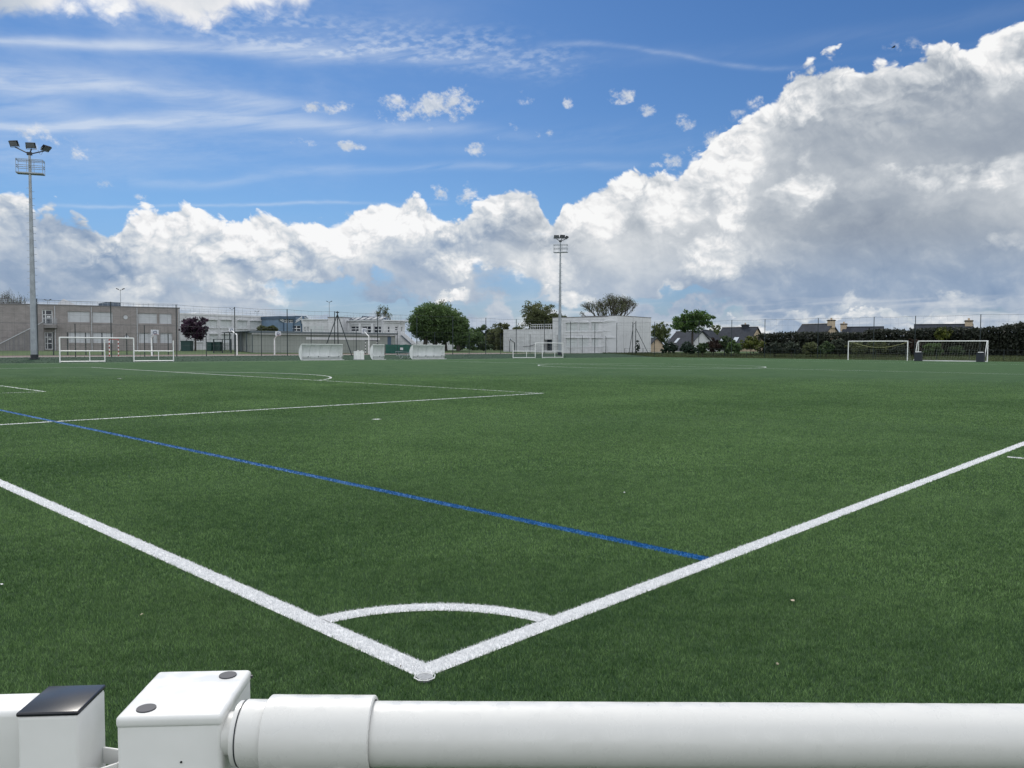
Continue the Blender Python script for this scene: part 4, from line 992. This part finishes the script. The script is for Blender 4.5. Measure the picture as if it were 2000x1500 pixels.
for i in range(6):
    x = .8+i*(B.L-1)/6; MB().add([(x, .4, Ht+.3), (x+1.15, .4, Ht+.3), (x+1.15, 1.6, Ht+.75), (x, 1.6, Ht+.75), (x, 1.6, Ht+.16), (x+1.15, 1.6, Ht+.16)], [(0,1,2,3), (3,2,5,4), (0,4,5,1), (0,3,4), (1,5,2)]).build('solar_panel', DARKBL, B.root)
B.rail(.2, B.L-.2, Ht+.16, 1.0, 12)
r_ = B.rect((704, 731, 616.5, 624), 3); MB().prism([(r_[0], Ht+.1), (r_[1]+.5, Ht+.1), (r_[1], r_[3]-.35), (r_[0]+.5, r_[3])], 3, 6).build('roof_plant', DARKBL, B.root)
B = Bld('school_building', 'right hand white school block with small windows beside the white ramp', 'building', 748.4, 142.5, 791, 144.5)
Ht = B.z(765, 627.5); wsec(B, Ht, [(757.3,761.5,638,649.5),(771.7,777.5,638,646),(783.3,786,638,647)], cols=1, rows=2)
MB().box(0, B.L+.5, -.5, 3, Ht+.002, Ht+.2).build('coping', WHITEB, B.root); B.rail(.2, B.L-.5, Ht+.2, .8, 6)
for vq in (629.8,): z = B.z(765, vq); MB().box(0, B.L, -.18, -.003, z-.09, z+.09).build('cornice', WHITEB, B.root)
B = Bld('ramp', 'white sloping stair ramp descending to the right behind the green tarp', 'ramp', 770, 131, 813, 131)
b = MB().prism([(B.x(770), B.g), (B.x(812), B.g), (B.x(812), B.z(812, 671)), (B.x(783), B.z(783, 646)), (B.x(770), B.z(770, 646))], 0, 1.6); b.build('wall', WPANEL, B.root)
MB().prism([(B.x(784), B.z(784, 655)), (B.x(784), B.z(784, 645.5)), (B.x(813), B.z(813, 670.5)), (B.x(804), B.z(804, 673))], -.12, -.002).build('parapet', WHITEB, B.root)
MB().bar((B.x(784), -.14, B.z(784, 655)), (B.x(803), -.14, B.z(803, 672)), .16).build('groove', DARKBL, B.root)
# white block building right of the middle
B = Bld('white_building', 'two storey white block building with hooded closed shutters right of the distant mast', 'building', 1079, 150, 1206, 142)
Ht = B.z(1140, 619.8)
ws = [(1105.6,1127,631,646.8),(1131,1149.5,631,646.3),(1155.5,1176,630,646),(1181.5,1202,629,645),(1106,1127,661,676.8),(1131,1149.5,661,676.8),(1156.5,1175.5,661,676.5),(1184,1202,661,676)]
H_ = [B.rect(w) for w in ws]; B.wall('wall', WPANEL, Ht, H_, D=9, rec=.11)
for h in H_:
    B.window(h, SHUTW, None, y=.07); w = h[1]-h[0]
    MB().prism([(h[0]-.2, h[3]+.06), (h[1]+.2, h[3]+.06), (h[1]-.22*w, h[3]+.36), (h[0]+.22*w, h[3]+.36)], -.20, -.002).build('hood', WHITEB, B.root)
    MB().box(h[0]-.2, h[1]+.2, -.09, -.002, h[2]-.2, h[2]-.05).build('sill', WHITEB, B.root)
MB().box(-.05, B.L+.03, -.05, 9.05, Ht+.002, Ht+.12).build('coping', COPE, B.root)
z = B.z(1140, 624); MB().box(0, B.L, -.05, -.002, z-.05, z+.05).build('joint', WHITEB, B.root)
P_ = Bld('white_building', 'blank white end block with vertical joints at the right of the shuttered building', 'building', 1206.3, 141.8, 1271, 151.4)
Ht2 = P_.z(1215, 617.5); P_.wall('wall', WHITEB, Ht2, [], D=7)
for u in (1218, 1236, 1254): x = P_.x(u); MB().box(x-.025, x+.025, -.006, -.001, P_.g, Ht2-.1).build('joint', COPE, P_.root)
MB().box(-.03, P_.L+.03, -.05, 7.05, Ht2+.002, Ht2+.1).build('coping', COPE, P_.root)
B = Bld('white_building', 'low white wing with a dark doorway and roof railing left of the shuttered building', 'building', 983, 156, 1078.6, 150.2)
Ht = B.z(1030, 644.3); dh = B.rect((1063.5, 1078, 663, 685)); B.wall('wall', WPANEL, Ht, [dh], D=10, rec=1.2)
B.panel('door', GLASSD, dh, 1.1); b = MB(); b.box(dh[0], dh[1], 1.0, 1.08, dh[3]-.4, dh[3]-.28); b.box((dh[0]+dh[1])/2-.05, (dh[0]+dh[1])/2+.05, 1.0, 1.08, dh[2], dh[3]-.4); b.build('frame', DARKBL, B.root)
MB().box(-.05, B.L+.0, -.05, 10, Ht+.002, Ht+.1).build('coping', WHITEB, B.root)
B.rail(B.x(1035), B.L-.1, Ht+.1, .95, 10, m=WFRAME, r=.035)
b = MB(); pts = [(B.x(1023+(1046-1023)*t), -.3, B.z(1035, 677-4*t*t) ) for t in [i/8 for i in range(9)]]; b.tube(pts, .05, 5); b.build('cable', DARKM, B.root)
# far storage shed wall seen under the big tree
B = Bld('white_shed', 'low white wall seen under the crown of the big round tree', 'shed', 812, 190, 890, 190)
B.wall('wall', WHITEB, B.z(850, 667), [], D=4)
# ------------------------------------------------------------------ houses
SLATE = brickmat('slate_roof', (.040,.046,.058), (.022,.026,.034), .35, .25, rough=.85, ms=.012, var=.18); SLATE.node_tree.nodes['Principled BSDF'].inputs['Specular IOR Level'].default_value = .12; CREAM = mat('cream_render', (.46,.37,.27), .85, .08, .7); WREN = mat('white_render', (.55,.56,.58), .85, .06, .7)
def house(label, rl, rr_, dl, dr, ev, wm, chim=(), sky=(), half=4.2, name='house'):
    """gable roofed house; rl, rr_ = (u,v) of the ridge ends at distances dl, dr; ev = drop from ridge to eave"""
    A = W(*rl, dl); Bp = W(*rr_, dr); zr = (A.z+Bp.z)/2; dx = Vector((Bp.x-A.x, Bp.y-A.y)); L = dx.length; rz = math.atan2(dx.y, dx.x)
    root = empty(name, (A.x, A.y, 0), rz, label, 'house', 'slate roofed houses beyond the pitch'); g0 = .0
    z1 = zr-ev
    b = MB(); n_ = half
    b.add([(0, -n_, g0), (0, -n_, z1), (0, 0, zr-.05), (0, n_, z1), (0, n_, g0), (L, -n_, g0), (L, -n_, z1), (L, 0, zr-.05), (L, n_, z1), (L, n_, g0)], [(0,1,2,3,4), (9,8,7,6,5), (0,5,6,1), (3,8,9,4)])
    b.build('wall', wm, root)
    e = .35; k = ev/half
    b = MB()
    for s_ in (-1, 1):
        V = [(-e, 0, zr), (L+e, 0, zr), (L+e, s_*(n_+e), z1-k*e), (-e, s_*(n_+e), z1-k*e)]
        V += [(x, y, z+.14) for x, y, z in V]
        b.add(V, [(0,1,2,3), (7,6,5,4), (0,4,5,1), (1,5,6,2), (2,6,7,3), (3,7,4,0)])
    rf = b.build('roof', SLATE, root)
    MB().tube([(-e, 0, zr+.14), (L+e, 0, zr+.14)], .12, 6).build('ridge', DARKM, rf)
    for t, w_, h_, cm in chim:
        x = t*L; c = MB().box(x-w_/2, x+w_/2, -.5, .5, zr-.8, zr+h_).build('chimney', cm, rf)
        MB().box(x-w_/2-.12, x+w_/2+.12, -.62, .62, zr+h_-.25, zr+h_-.1).build('chimney_cap', SLATE, c)
        MB().tube([(x, 0, zr+h_), (x, 0, zr+h_+.35)], .18, 8).build('chimney_pot', CREAM, c)
    for t, q in sky:
        x = t*L; y = -q*half; z = zr-ev*q
        T = Matrix.Translation((x, y, z+.2)) @ Matrix.Rotation(-math.atan2(ev, half)*-1, 4, 'X')
        MB().box(-.55, .55, -.7, .7, -.02, .06, T).build('skylight', SKYL, root)
    return root
SKYL = mat('skylight_glass', (.45,.50,.56), .1, .1, 3)
house('slate roofed house with a cream gable and dark chimney left of the hedge', (1413.5,641.5), (1478,639.5), 178, 172, 3.9, CREAM, [(.66, 1.3, .75, SLATE)], [(.22,.72), (.60,.72)])
house('white gabled house half hidden behind the bright green tree', (1322,650), (1371,646), 176, 166, 4.2, WREN, [], [(.35,.5)], 4.)
house('white house with a small dark roof right of the bright green tree trunk', (1371.5,645.8), (1392,647), 167, 181, 3.8, WREN, [], [], 4.)
house('small cream gabled house beside the blank white end block', (1262,664), (1283,659), 178, 165, 3.0, CREAM, [], [], 3.0)
house('slate roofed house with two cream chimneys behind the hedge', (1569,635.3), (1625,632.5), 168, 162, 3.9, CREAM, [(.975, 1.15, .95, CREAM)])
house('lower slate roofed house just right of the cream chimneys', (1650,641), (1723,638.6), 170, 166, 3.6, CREAM, [(-.03, 1.2, .95, CREAM)])
house('long slate roofed house with one cream chimney at its right end behind the hedge', (1789,636.6), (1897,633.4), 150, 146, 3.4, CREAM, [(.955, 1.25, .9, CREAM)])
# ------------------------------------------------------------------ vegetation
def leaf_quads(C, size, N=None, tone=None):
    n = len(C); a = rng.normal(0, 1, (n, 3)); a /= np.linalg.norm(a, axis=1)[:, None]
    b = rng.normal(0, 1, (n, 3)); b -= a*(a*b).sum(1)[:, None]; b /= np.linalg.norm(b, axis=1)[:, None]
    s = (size*rng.uniform(.5, 1.3, n))[:, None]
    V = np.stack([C-a*s, C+b*s*.55, C+a*s, C-b*s*.55], 1).reshape(-1, 3)
    t = rng.normal(.45, .2, n) if tone is None else tone + rng.normal(0, .14, n)
    return V, np.arange(4*n).reshape(n, 4), np.repeat(np.clip(t, 0, 1), 4)
def crown_pts(n, lobes):
    """leaf centres in clumps spread through ellipsoid lobes: (x,y,z, rx,ry,rz)"""
    P = []; Tn = []
    vol = np.array([l[3]*l[4]*l[5] for l in lobes])**.75; vol /= vol.sum()
    for l, w in zip(lobes, vol):
        k = max(8, int(n*w)); nc = max(6, k//34)
        d = rng.normal(0, 1, (nc, 3)); d /= np.linalg.norm(d, axis=1)[:, None]
        r = rng.uniform(.45, 1., nc)**.5
        cc = d*r[:, None]*np.array(l[3:6])*.93 + np.array(l[:3]); ct = rng.normal(.45, .2, nc)
        i = rng.integers(0, nc, k); cs = min(l[3:6])*.17
        p = cc[i] + rng.normal(0, cs, (k, 3))*np.array([1, 1, .75])
        P.append(p); Tn.append(ct[i])
    return np.concatenate(P), np.concatenate(Tn)
BARK = mat('bark', (.060,.052,.044), .9, .3, 4, bump=.5)
LM = {'green': leafmat('leaves_green', (.050,.095,.036), (.140,.215,.075), .45), 'dark': leafmat('leaves_dark', (.026,.052,.024), (.080,.120,.045), .35), 'bright': leafmat('leaves_bright', (.034,.080,.026), (.118,.195,.055), .45),
      'pale': leafmat('leaves_pale', (.060,.085,.030), (.16,.20,.075), .4), 'purple': leafmat('leaves_purple', (.022,.012,.026), (.080,.040,.070), .3), 'olive': leafmat('leaves_olive', (.050,.066,.030), (.150,.170,.075), .4),
      'red': leafmat('leaves_red', (.026,.018,.016), (.065,.042,.032)), 'grey': leafmat('leaves_grey', (.022,.034,.026), (.075,.090,.060)), 'yellow': leafmat('leaves_yellow', (.045,.065,.012), (.14,.16,.03)),
      'hedge': leafmat('leaves_hedge', (.018,.026,.018), (.040,.046,.030), .25), 'bank': leafmat('leaves_bank', (.007,.030,.014), (.012,.046,.020), .1), 'ivy': leafmat('leaves_ivy', (.012,.026,.020), (.036,.060,.038), .2)}
def blobtree(name, label, cat, u, vtop, vbot, hw, d, kind, n=5000, leaf=.22, trunk=True, nl=7, group=None, flat=1., tr=.28, trunks=1, qm=.62):
    """round tree/bush: crown from vtop to vbot, half width hw (photo px) at distance d"""
    c = W(u, (vtop+vbot)/2, d); s = d/F_PX; R_ = hw*s; Hc = (vbot-vtop)*s; z0 = gz(c.x, c.y)
    root = empty(name, (c.x, c.y, 0), 0, label, cat, group); zc = c.z; L = []
    for i in range(nl):
        a = 2*math.pi*i/nl + random.uniform(-.4, .4); q = random.uniform(.30, qm)
        f = random.uniform(.46, .64); zz = zc + random.uniform(-.24, .22)*Hc
        L.append((R_*q*math.cos(a), R_*q*math.sin(a)*flat, zz, R_*f, R_*f*flat, Hc*random.uniform(.24, .34)))
    L.append((0, 0, zc+Hc*.12, R_*.62, R_*.62*flat, Hc*.38)); L.append((0, 0, zc-Hc*.10, R_*.82, R_*.82*flat, Hc*.38))
    P_, Tn = crown_pts(int(n*QUALT), L); V, Fc, T = leaf_quads(P_, leaf/QUALT**.5, tone=Tn)
    V[:, 2] = np.maximum(V[:, 2], z0+.02)
    arr_mesh('crown', V, Fc, LM[kind], root, T)
    if trunk:
        b = MB()
        for k in range(trunks):
            ox = (k-(trunks-1)/2)*R_*.5
            b.tube([(ox, 0, z0-.2), (ox*.9+.05, .05, z0+(zc-z0)*.5), (ox*.5, 0, zc)], [tr*1.25, tr, tr*.5], 8)
            for l in L[:nl]: b.tube([(ox*.7, 0, zc-Hc*.38), ((ox+l[0])*.55, l[1]*.5, (zc-Hc*.3+l[2])/2), (l[0], l[1], l[2])], [tr*.5, tr*.32, tr*.12], 5)
        b.build('trunk', BARK, root, 0, True)
    return root
def twigtree(label, u, vtop, vbot, hw, d, kind, depth=7, leaves=1500, leaf=.16, spread=.52, name='tree', cat='tree', group=None, forks=3, r0=.30, trunkfrac=.16):
    c = W(u, vbot, d); s = d/F_PX; z0 = gz(c.x, c.y); Htot = W(u, vtop, d).z - z0; zb = max(c.z, z0+1.)
    root = empty(name, (c.x, c.y, 0), 0, label, cat, group); R_ = hw*s
    rd = random.Random(int(u*7)); b = MB(); ends = []
    top_ = Htot+z0
    def grow(p, dr, L, r, k):
        pts = [p]; q = p; dd = dr.copy()
        for i in range(3):
            dd = (dd + Vector((rd.gauss(0, .13), rd.gauss(0, .13), rd.gauss(.03, .08)))).normalized(); q = q + dd*L/3; pts.append(q)
        b.tube(pts, [r, r*.88, r*.76, r*.62], 5 if k > depth-3 else 3, cap=False)
        if k == 0: ends.append(q); return
        if k < 4: ends.append(pts[1]); ends.append(pts[2])
        for i in range(forks if rd.random() < .75 else 2):
            a = rd.uniform(0, 2*math.pi); sp_ = rd.uniform(.5, 1.25)*spread
            n_ = (dd + Vector((math.cos(a)*sp_, math.sin(a)*sp_, rd.uniform(-.1, .25)))).normalized()
            grow(q, n_, L*rd.uniform(.66, .86), r*.62, k-1)
    L0 = Htot*.20
    base = Vector((0, 0, z0-.1)); fork = Vector((0, 0, z0+Htot*trunkfrac)); b.tube([base, fork], [r0*1.3, r0], 8)
    for i in range(4):
        a = i*math.pi/2+rd.uniform(-.4, .4); grow(fork, Vector((math.cos(a)*.55, math.sin(a)*.55, 1)).normalized(), L0, r0*.7, depth-2)
    E_ = np.array([tuple(e) for e in ends]); zmax = np.percentile(E_[:, 2], 99); rx = np.percentile(np.hypot(E_[:, 0], E_[:, 1]), 97)
    kz = (top_-fork.z)/(zmax-fork.z); kr = R_/rx
    def fix(v): z = v[2]; return (v[0]*kr if z > fork.z else v[0], v[1]*kr if z > fork.z else v[1], fork.z+(z-fork.z)*kz if z > fork.z else z)
    b.v = [fix(v) for v in b.v]; b.build('trunk', BARK, root)
    E_ = np.array([fix(e) for e in E_]); i = rng.integers(0, len(E_), leaves)
    if leaves:
        V, Fc, T = leaf_quads(E_[i]+rng.normal(0, .22, (leaves, 3)), leaf); arr_mesh('crown', V, Fc, LM[kind], root, T)
    return root
GT = 'trees beyond the far touchline'
blobtree('tree', 'big broad round green tree on three trunks between the school and the white wing', 'tree', 850, 591, 669, 53, 154, 'green', 46000, .22, group=GT, tr=.36, nl=13, trunks=3)
blobtree('tree', 'smaller green tree falling away at the right of the big round tree', 'tree', 895, 616, 673, 27, 152, 'green', 10000, .23, group=GT, tr=.3)
twigtree('sparse twiggy tree top showing above the big round tree', 866, 589, 660, 22, 160, 'olive', 6, 900, .15, group=GT)
blobtree('tree', 'loose olive green tree behind the low white wing, left of the distant mast', 'tree', 1056, 589, 660, 35, 176, 'olive', 11000, .22, group=GT, nl=15, qm=.78, tr=.3)
blobtree('tree', 'thin olive tree crown just right of the distant mast, above the white roof', 'tree', 1095, 605, 655, 16, 178, 'olive', 1800, .20, group=GT, nl=8, qm=.8, tr=.15)
twigtree('large almost bare tree with budding twigs behind the shuttered white building', 1196, 577, 640, 60, 184, 'olive', 8, 5200, .13, .55, group=GT, r0=.42)
blobtree('tree', 'pale fresh green tree right of the blank white end block', 'tree', 1289, 627, 672, 19, 186, 'pale', 6000, .18, group=GT, nl=9)
blobtree('tree', 'pale feathery tree between the green tree and the slate house', 'tree', 1396, 634, 664, 15, 190, 'pale', 2600, .18, group=GT)
blobtree('tree', 'bright green spreading tree in front of the white gabled house', 'tree', 1353, 605, 650, 43, 141.5, 'bright', 7500, .22, group=GT, tr=.2, nl=15, qm=.80)
twigtree('small weeping tree above the flat roofs of the faceted white school', 748, 600, 650, 17, 176, 'olive', 6, 900, .17, group=GT)
twigtree('bare winter tree above the grey roof at the far left', 10, 568, 640, 36, 172, 'olive', 7, 500, .12, group=GT)
twigtree('lone bare bush top on the skyline right of the mast at far left', 38, 577, 640, 16, 182, 'olive', 5, 200, .12, group=GT)
blobtree('tree', 'dark purple leaved tree in front of the long white school', 'tree', 381, 618, 668, 25, 128, 'purple', 4800, .20, tr=.14, nl=10)
for u, vt, vb, hw, d, kd, lb in [(924, 636, 687, 19, 170, 'green', 'dark green shrub right of the round trees'), (946, 634, 686, 17, 185, 'dark', 'pointed dark conifer like tree in the gap between the buildings'),
        (966, 632, 687, 20, 178, 'olive', 'olive green tree behind the tall fence post in the gap'), (984, 629, 687, 19, 172, 'olive', 'loose olive tree against the left end of the low white wing'),
        (1012, 638, 660, 15, 196, 'olive', 'low olive tree top peeping over the low white wing'), (898, 646, 684, 16, 172, 'green', 'low dark bush under the right end of the round trees')]:
    blobtree('tree' if vb-vt > 35 else 'shrub', lb, 'tree' if vb-vt > 35 else 'shrub', u, vt, vb, hw, d, kd, 5200, .22, nl=8)
for u, vt, vb, hw, d, kd, lb in [
    (945, 666, 685, 17, 160, 'dark', 'dark low shrub behind the sapling stakes in the gap'),
    (514, 634, 652, 15, 150, 'olive', 'spiky plants above the annex roof, left clump'), (534, 636, 651, 10, 150, 'olive', 'spiky plants above the annex roof, right clump'),
    (1309, 668, 692, 18, 128, 'ivy', 'dark bush at the foot of the green tree, left of its trunk'), (1344, 666, 692, 19, 127, 'ivy', 'dark blue green bush under the bright tree trunk'),
    (1372, 668, 690, 12, 129, 'dark', 'small dark bush in front of the white gable'), (1393, 660, 689, 14, 130, 'red', 'reddish brown bush right of the white gable'),
    (1416, 656, 691, 17, 131, 'dark', 'green bush below the slate roof of the cream gabled house'), (1434, 664, 690, 14, 128, 'green', 'mid green bush below the skylights'),
    (1467, 655, 684, 23, 130, 'yellow', 'rounded yellow green bush at the left end of the hedge'),
    (1513, 668, 692, 20, 124, 'grey', 'grey green bush in front of the hedge, leftmost of the row'), (1546, 666, 692, 18, 122, 'grey', 'pale tipped grey green bush in front of the hedge below the first tall house roof'),
    (1583, 667, 692, 18, 120, 'olive', 'olive bush in front of the hedge below the cream chimneys'), (1614, 668, 692, 15, 118, 'dark', 'dark bush in front of the hedge left of the first goal'),
    (1640, 662, 692, 15, 118, 'grey', 'upright grey green bush beside the left post of the first goal'), (1676, 668, 692, 20, 116, 'olive', 'olive bush seen through the left part of the first goal'),
    (1716, 664, 692, 19, 115, 'olive', 'olive bush seen through the middle of the first goal'), (1752, 664, 692, 18, 114, 'grey', 'grey bush seen through the right part of the first goal'),
    (1785, 656, 694, 12, 113, 'red', 'twiggy reddish shrub in the gap between the two goals'), (1822, 669, 694, 20, 112, 'green', 'dense green bush seen through the left part of the portable goal'),
    (1841, 641, 668, 16, 113, 'yellow', 'yellow green young tree top above the portable goal'), (1868, 674, 695, 16, 111, 'dark', 'dark bush seen through the right part of the portable goal')]:
    nm = 'shrub'; blobtree(nm, lb, 'bush', u, vt, vb, hw, d, kd, 2600, .17, trunk=(kd != 'ivy'), nl=6, group='bushes along the far end' if u > 1290 else None, tr=.06)
# ivy on the corner post
rt_ = blobtree('ivy_plant', 'dark ivy hanging on the braced corner post', 'ivy', 1245.5, 661, 690, 5, 136.6, 'ivy', 700, .13, trunk=False, nl=4)
# tall hedge along the far end
def hedge():
    pts = [(1478, 655, 648), (1530, 651, 0), (1600, 650.5, 0), (1680, 652, 0), (1705, 645.5, 0), (1740, 644, 0), (1768, 648, 0), (1800, 643.5, 0), (1850, 641, 0), (1900, 643, 0), (1945, 641, 0), (1975, 636, 0), (2010, 631, 0), (2060, 628, 0), (2140, 628, 0)]
    root = empty('hedge', (124, 30, 0), 0, 'long tall dark hedge along the far end behind the goals', 'hedge')
    Cs = []; Ts = []
    for (u0, v0, _), (u1, v1, _) in zip(pts[:-1], pts[1:]):
        for i in range(int(3.2*(u1-u0))):
            t = random.random(); u = u0+(u1-u0)*t; d = onX(u, 124.); q = W(u, v0+(v1-v0)*t + 1.0*math.sin(u*.21) + .8*math.sin(u*.53), d)
            z0 = gz(q.x, q.y); n = 17; zz = z0 + (q.z-z0)*(1-rng.uniform(0, 1, n)**1.6); yy = rng.uniform(-.9, .9, n)
            Cs.append(np.c_[rng.normal(0, .75, n)+q.x-124, q.y-30+yy*.5, zz + rng.normal(0, .1, n)]); Ts.append(np.full(n, random.gauss(.4, .2)))
    P_ = np.concatenate(Cs); V, Fc, T = leaf_quads(P_, .19, tone=np.concatenate(Ts)); arr_mesh('foliage', V, Fc, LM['hedge'], root, T)
    b = MB()                                         # twiggy core of the hedge
    for u in range(1485, 2130, 12):
        d = onX(u, 124.6); q = W(u, 655, d); b.tube([(q.x-124, q.y-30, gz(q.x, q.y)-.2), (q.x-124+random.uniform(-.2, .2), q.y-30+random.uniform(-.4, .4), q.z-.2)], .06, 5)
    b.build('stem', BARK, root)
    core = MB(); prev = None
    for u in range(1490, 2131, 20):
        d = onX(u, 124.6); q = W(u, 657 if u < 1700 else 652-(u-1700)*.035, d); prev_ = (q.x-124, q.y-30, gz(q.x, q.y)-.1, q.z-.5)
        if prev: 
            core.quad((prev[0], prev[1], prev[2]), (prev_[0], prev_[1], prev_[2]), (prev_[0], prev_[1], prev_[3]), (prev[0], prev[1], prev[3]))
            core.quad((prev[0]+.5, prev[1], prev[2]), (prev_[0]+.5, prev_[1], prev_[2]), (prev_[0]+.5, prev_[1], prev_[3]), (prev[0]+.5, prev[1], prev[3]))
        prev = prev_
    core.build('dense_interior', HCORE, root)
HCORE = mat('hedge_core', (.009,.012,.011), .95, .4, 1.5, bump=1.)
hedge()
# grass tussocks on the bank, far grass and the slope by the hedge
def tussocks():
    n = 16000; x = rng.uniform(5, 112, n); y = rng.uniform(70.75, 85, n); m1 = np.c_[x, y]
    Vs = []; hh = rng.uniform(.05, .16, n)
    V, Fc, T = blades(m1, .08, .055, .6); V = V.reshape(n, 3, 3); V[:, :, 2] += gh(x, y)[:, None]
    tag(arr_mesh('bank_grass_blades', V.reshape(-1, 3), Fc, LM['bank'], tone=T), 'dark rough grass on the bank beyond the far touchline', 'grass', kind='stuff')
    n = 26000; x = rng.uniform(111, 124, n); y = rng.uniform(8, 84, n); V, Fc, T = blades(np.c_[x, y], .10, .22, .6); V = V.reshape(n, 3, 3); V[:, :, 2] += gh(x, y)[:, None]
    tag(arr_mesh('slope_grass_blades', V.reshape(-1, 3), Fc, LM['olive'], tone=T*.8), 'olive green rough grass on the slope in front of the hedge', 'grass', kind='stuff')
tussocks()
# ------------------------------------------------------------------ other things by the courts
d = onY(790, 93.); a = W(753, 688, d-4); c = W(832, 688, d+4); zt_ = W(790, 672.8, d).z; z0 = gz(a.x, a.y)
root = empty('windscreen', (a.x, a.y, 0), math.atan2(c.y-a.y, c.x-a.x), 'long dark green tarpaulin screen beside the short dugout', 'screen'); L = (c-a).length; L = math.hypot(c.x-a.x, c.y-a.y)
b = MB(); n = 26
for i in range(n):
    f0 = .05*math.sin(i*1.7); f1 = .05*math.sin((i+1)*1.7); sg0 = .06*abs(math.sin(i*.5)); sg1 = .06*abs(math.sin((i+1)*.5))
    b.quad((L*i/n, f0, z0+.1), (L*(i+1)/n, f1, z0+.1), (L*(i+1)/n, f1*.3, zt_-sg1), (L*i/n, f0*.3, zt_-sg0))
b.build('tarpaulin', GREENT, root, 0, True)
for i in range(7): MB().tube([(L*i/6, .12, z0-.2), (L*i/6, .12, zt_+.05)], .05, 6).build('post', FENM, root)
MB().box(L*.33, L*.40, -.14, -.12, (z0+zt_)/2-.1, (z0+zt_)/2+.25).build('small_badge', WFRAME, root)
def bin_(u, v0, v1, w, d, label, m_=GREENB):
    p = W(u, v1, d); z0 = gz(p.x, p.y); H = W(u, v0, d).z; ww = w*d/F_PX/2
    root = empty('container', (p.x, p.y, 0), RZM, label, 'container', 'dark green containers by the court entrance')
    MB().box(-ww, ww, -.6, .6, z0, H-.15).build('body', m_, root, .06); MB().box(-ww-.05, ww+.05, -.65, .65, H-.15, H).build('lid', m_, root, .04)
bin_(365.5, 665.5, 684, 19, 126, 'large dark green container under the purple tree')
bin_(411, 668, 682, 9, 126, 'dark green wheeled container left of the gate frame'); bin_(426, 667.5, 682, 13, 127, 'dark green wheeled container inside the gate frame')
# gate frame
d = 112.; a = W(417.5, 686, d); root = empty('court_gate', (a.x, a.y, 0), RZM, 'dark steel gate frame at the court entrance', 'gate'); z0 = gz(a.x, a.y); w_ = (451.5-417.5)*d/F_PX; H = W(417.5, 662.5, d).z
for x in (0, w_*.5, w_): MB().bar((x, 0, z0-.1), (x, 0, H), .14 if x != w_*.5 else .1).build('gate_post', FENM, root)
MB().bar((0, 0, H), (w_, 0, H), .08).build('top_bar', FENM, root)
b = MB()
for i in range(28): x = w_*i/28; b.tube([(x, 0, z0+.1), (x, 0, z0+1.15)], .012, 4)
b.bar((0,0,z0+.12),(w_,0,z0+.12), .06); b.bar((0,0,z0+1.15),(w_,0,z0+1.15), .05); b.build('gate_leaf', FENM, root)
# trolley left on the bank between dugouts
d = onY(790, 74.); c = W(790, 700, d); z0 = gz(c.x, c.y); root = empty('equipment_trolley', (c.x, c.y, 0), 0, 'grey tubular trolley left on the bank beside the right dugout', 'trolley')
b = MB(); b.tube([(-.9,0,z0+.35),(.9,0,z0+.35),(1.1,0,z0+.75),(-1.,0,z0+.85),(-.9,0,z0+.35)], .03, 6); b.tube([(-.9,.5,z0+.35),(.9,.5,z0+.35),(1.1,.5,z0+.75),(-1.,.5,z0+.85),(-.9,.5,z0+.35)], .03, 6)
for x in (-.9, 0, .9): b.tube([(x,0,z0+.35),(x,.5,z0+.35)], .03, 6)
b.build('frame', GALV, root)
for x in (-.6, .6): MB().tube([(x+.25*math.cos(t), -.05, z0+.27+.25*math.sin(t)) for t in [i*math.pi/8 for i in range(17)]], .03, 6).build('wheel', BEN, root)
# court railing posts
fence('court_fence', 'row of short dark court posts in front of the grey school building', 'fence', [(W(u, 690, onY(u, 98.)).x, 98., 3.0) for u in (105, 132.5, 168, 200, 248, 299, 329)], [(None, .012), (1.2, .01)], r=.06)
fence('court_fence', 'row of short dark posts in front of the white buildings', 'fence', [(W(u, 688, onY(u, 104.)).x, 104., 3.2) for u in (995.5, 1022, 1038, 1052, 1081, 1109.5, 1131, 1187, 1214)], [(None, .012), (1.3, .01)], r=.06)
# bird high up on the right
p = W(1745, 92.5, 60); root = empty('bird', tuple(p), RZM, 'small dark bird flying high in the blue sky at upper right', 'bird')
b = MB(); b.tube([(-.16,0,-.03),(-.06,0,0),(.06,0,.02),(.15,0,.05)], [.012,.045,.045,.012], 10)
o = b.build('body', DARKM, root, 0, True)
for s_, ext in ((-1, .20), (1, .24)):
    b = MB(); V = [(-.05,0,.02),(.07,0,.03),(.10,s_*ext*.6,.09),(.02,s_*ext,.07),(-.04,s_*ext*.5,.06)]; V += [(x,y,z+.008) for x,y,z in V]
    b.add(V, [(0,1,2,3,4),(9,8,7,6,5)] + [(i,(i+1)%5,5+(i+1)%5,5+i) for i in range(5)]); b.build('wing', DARKM, root)
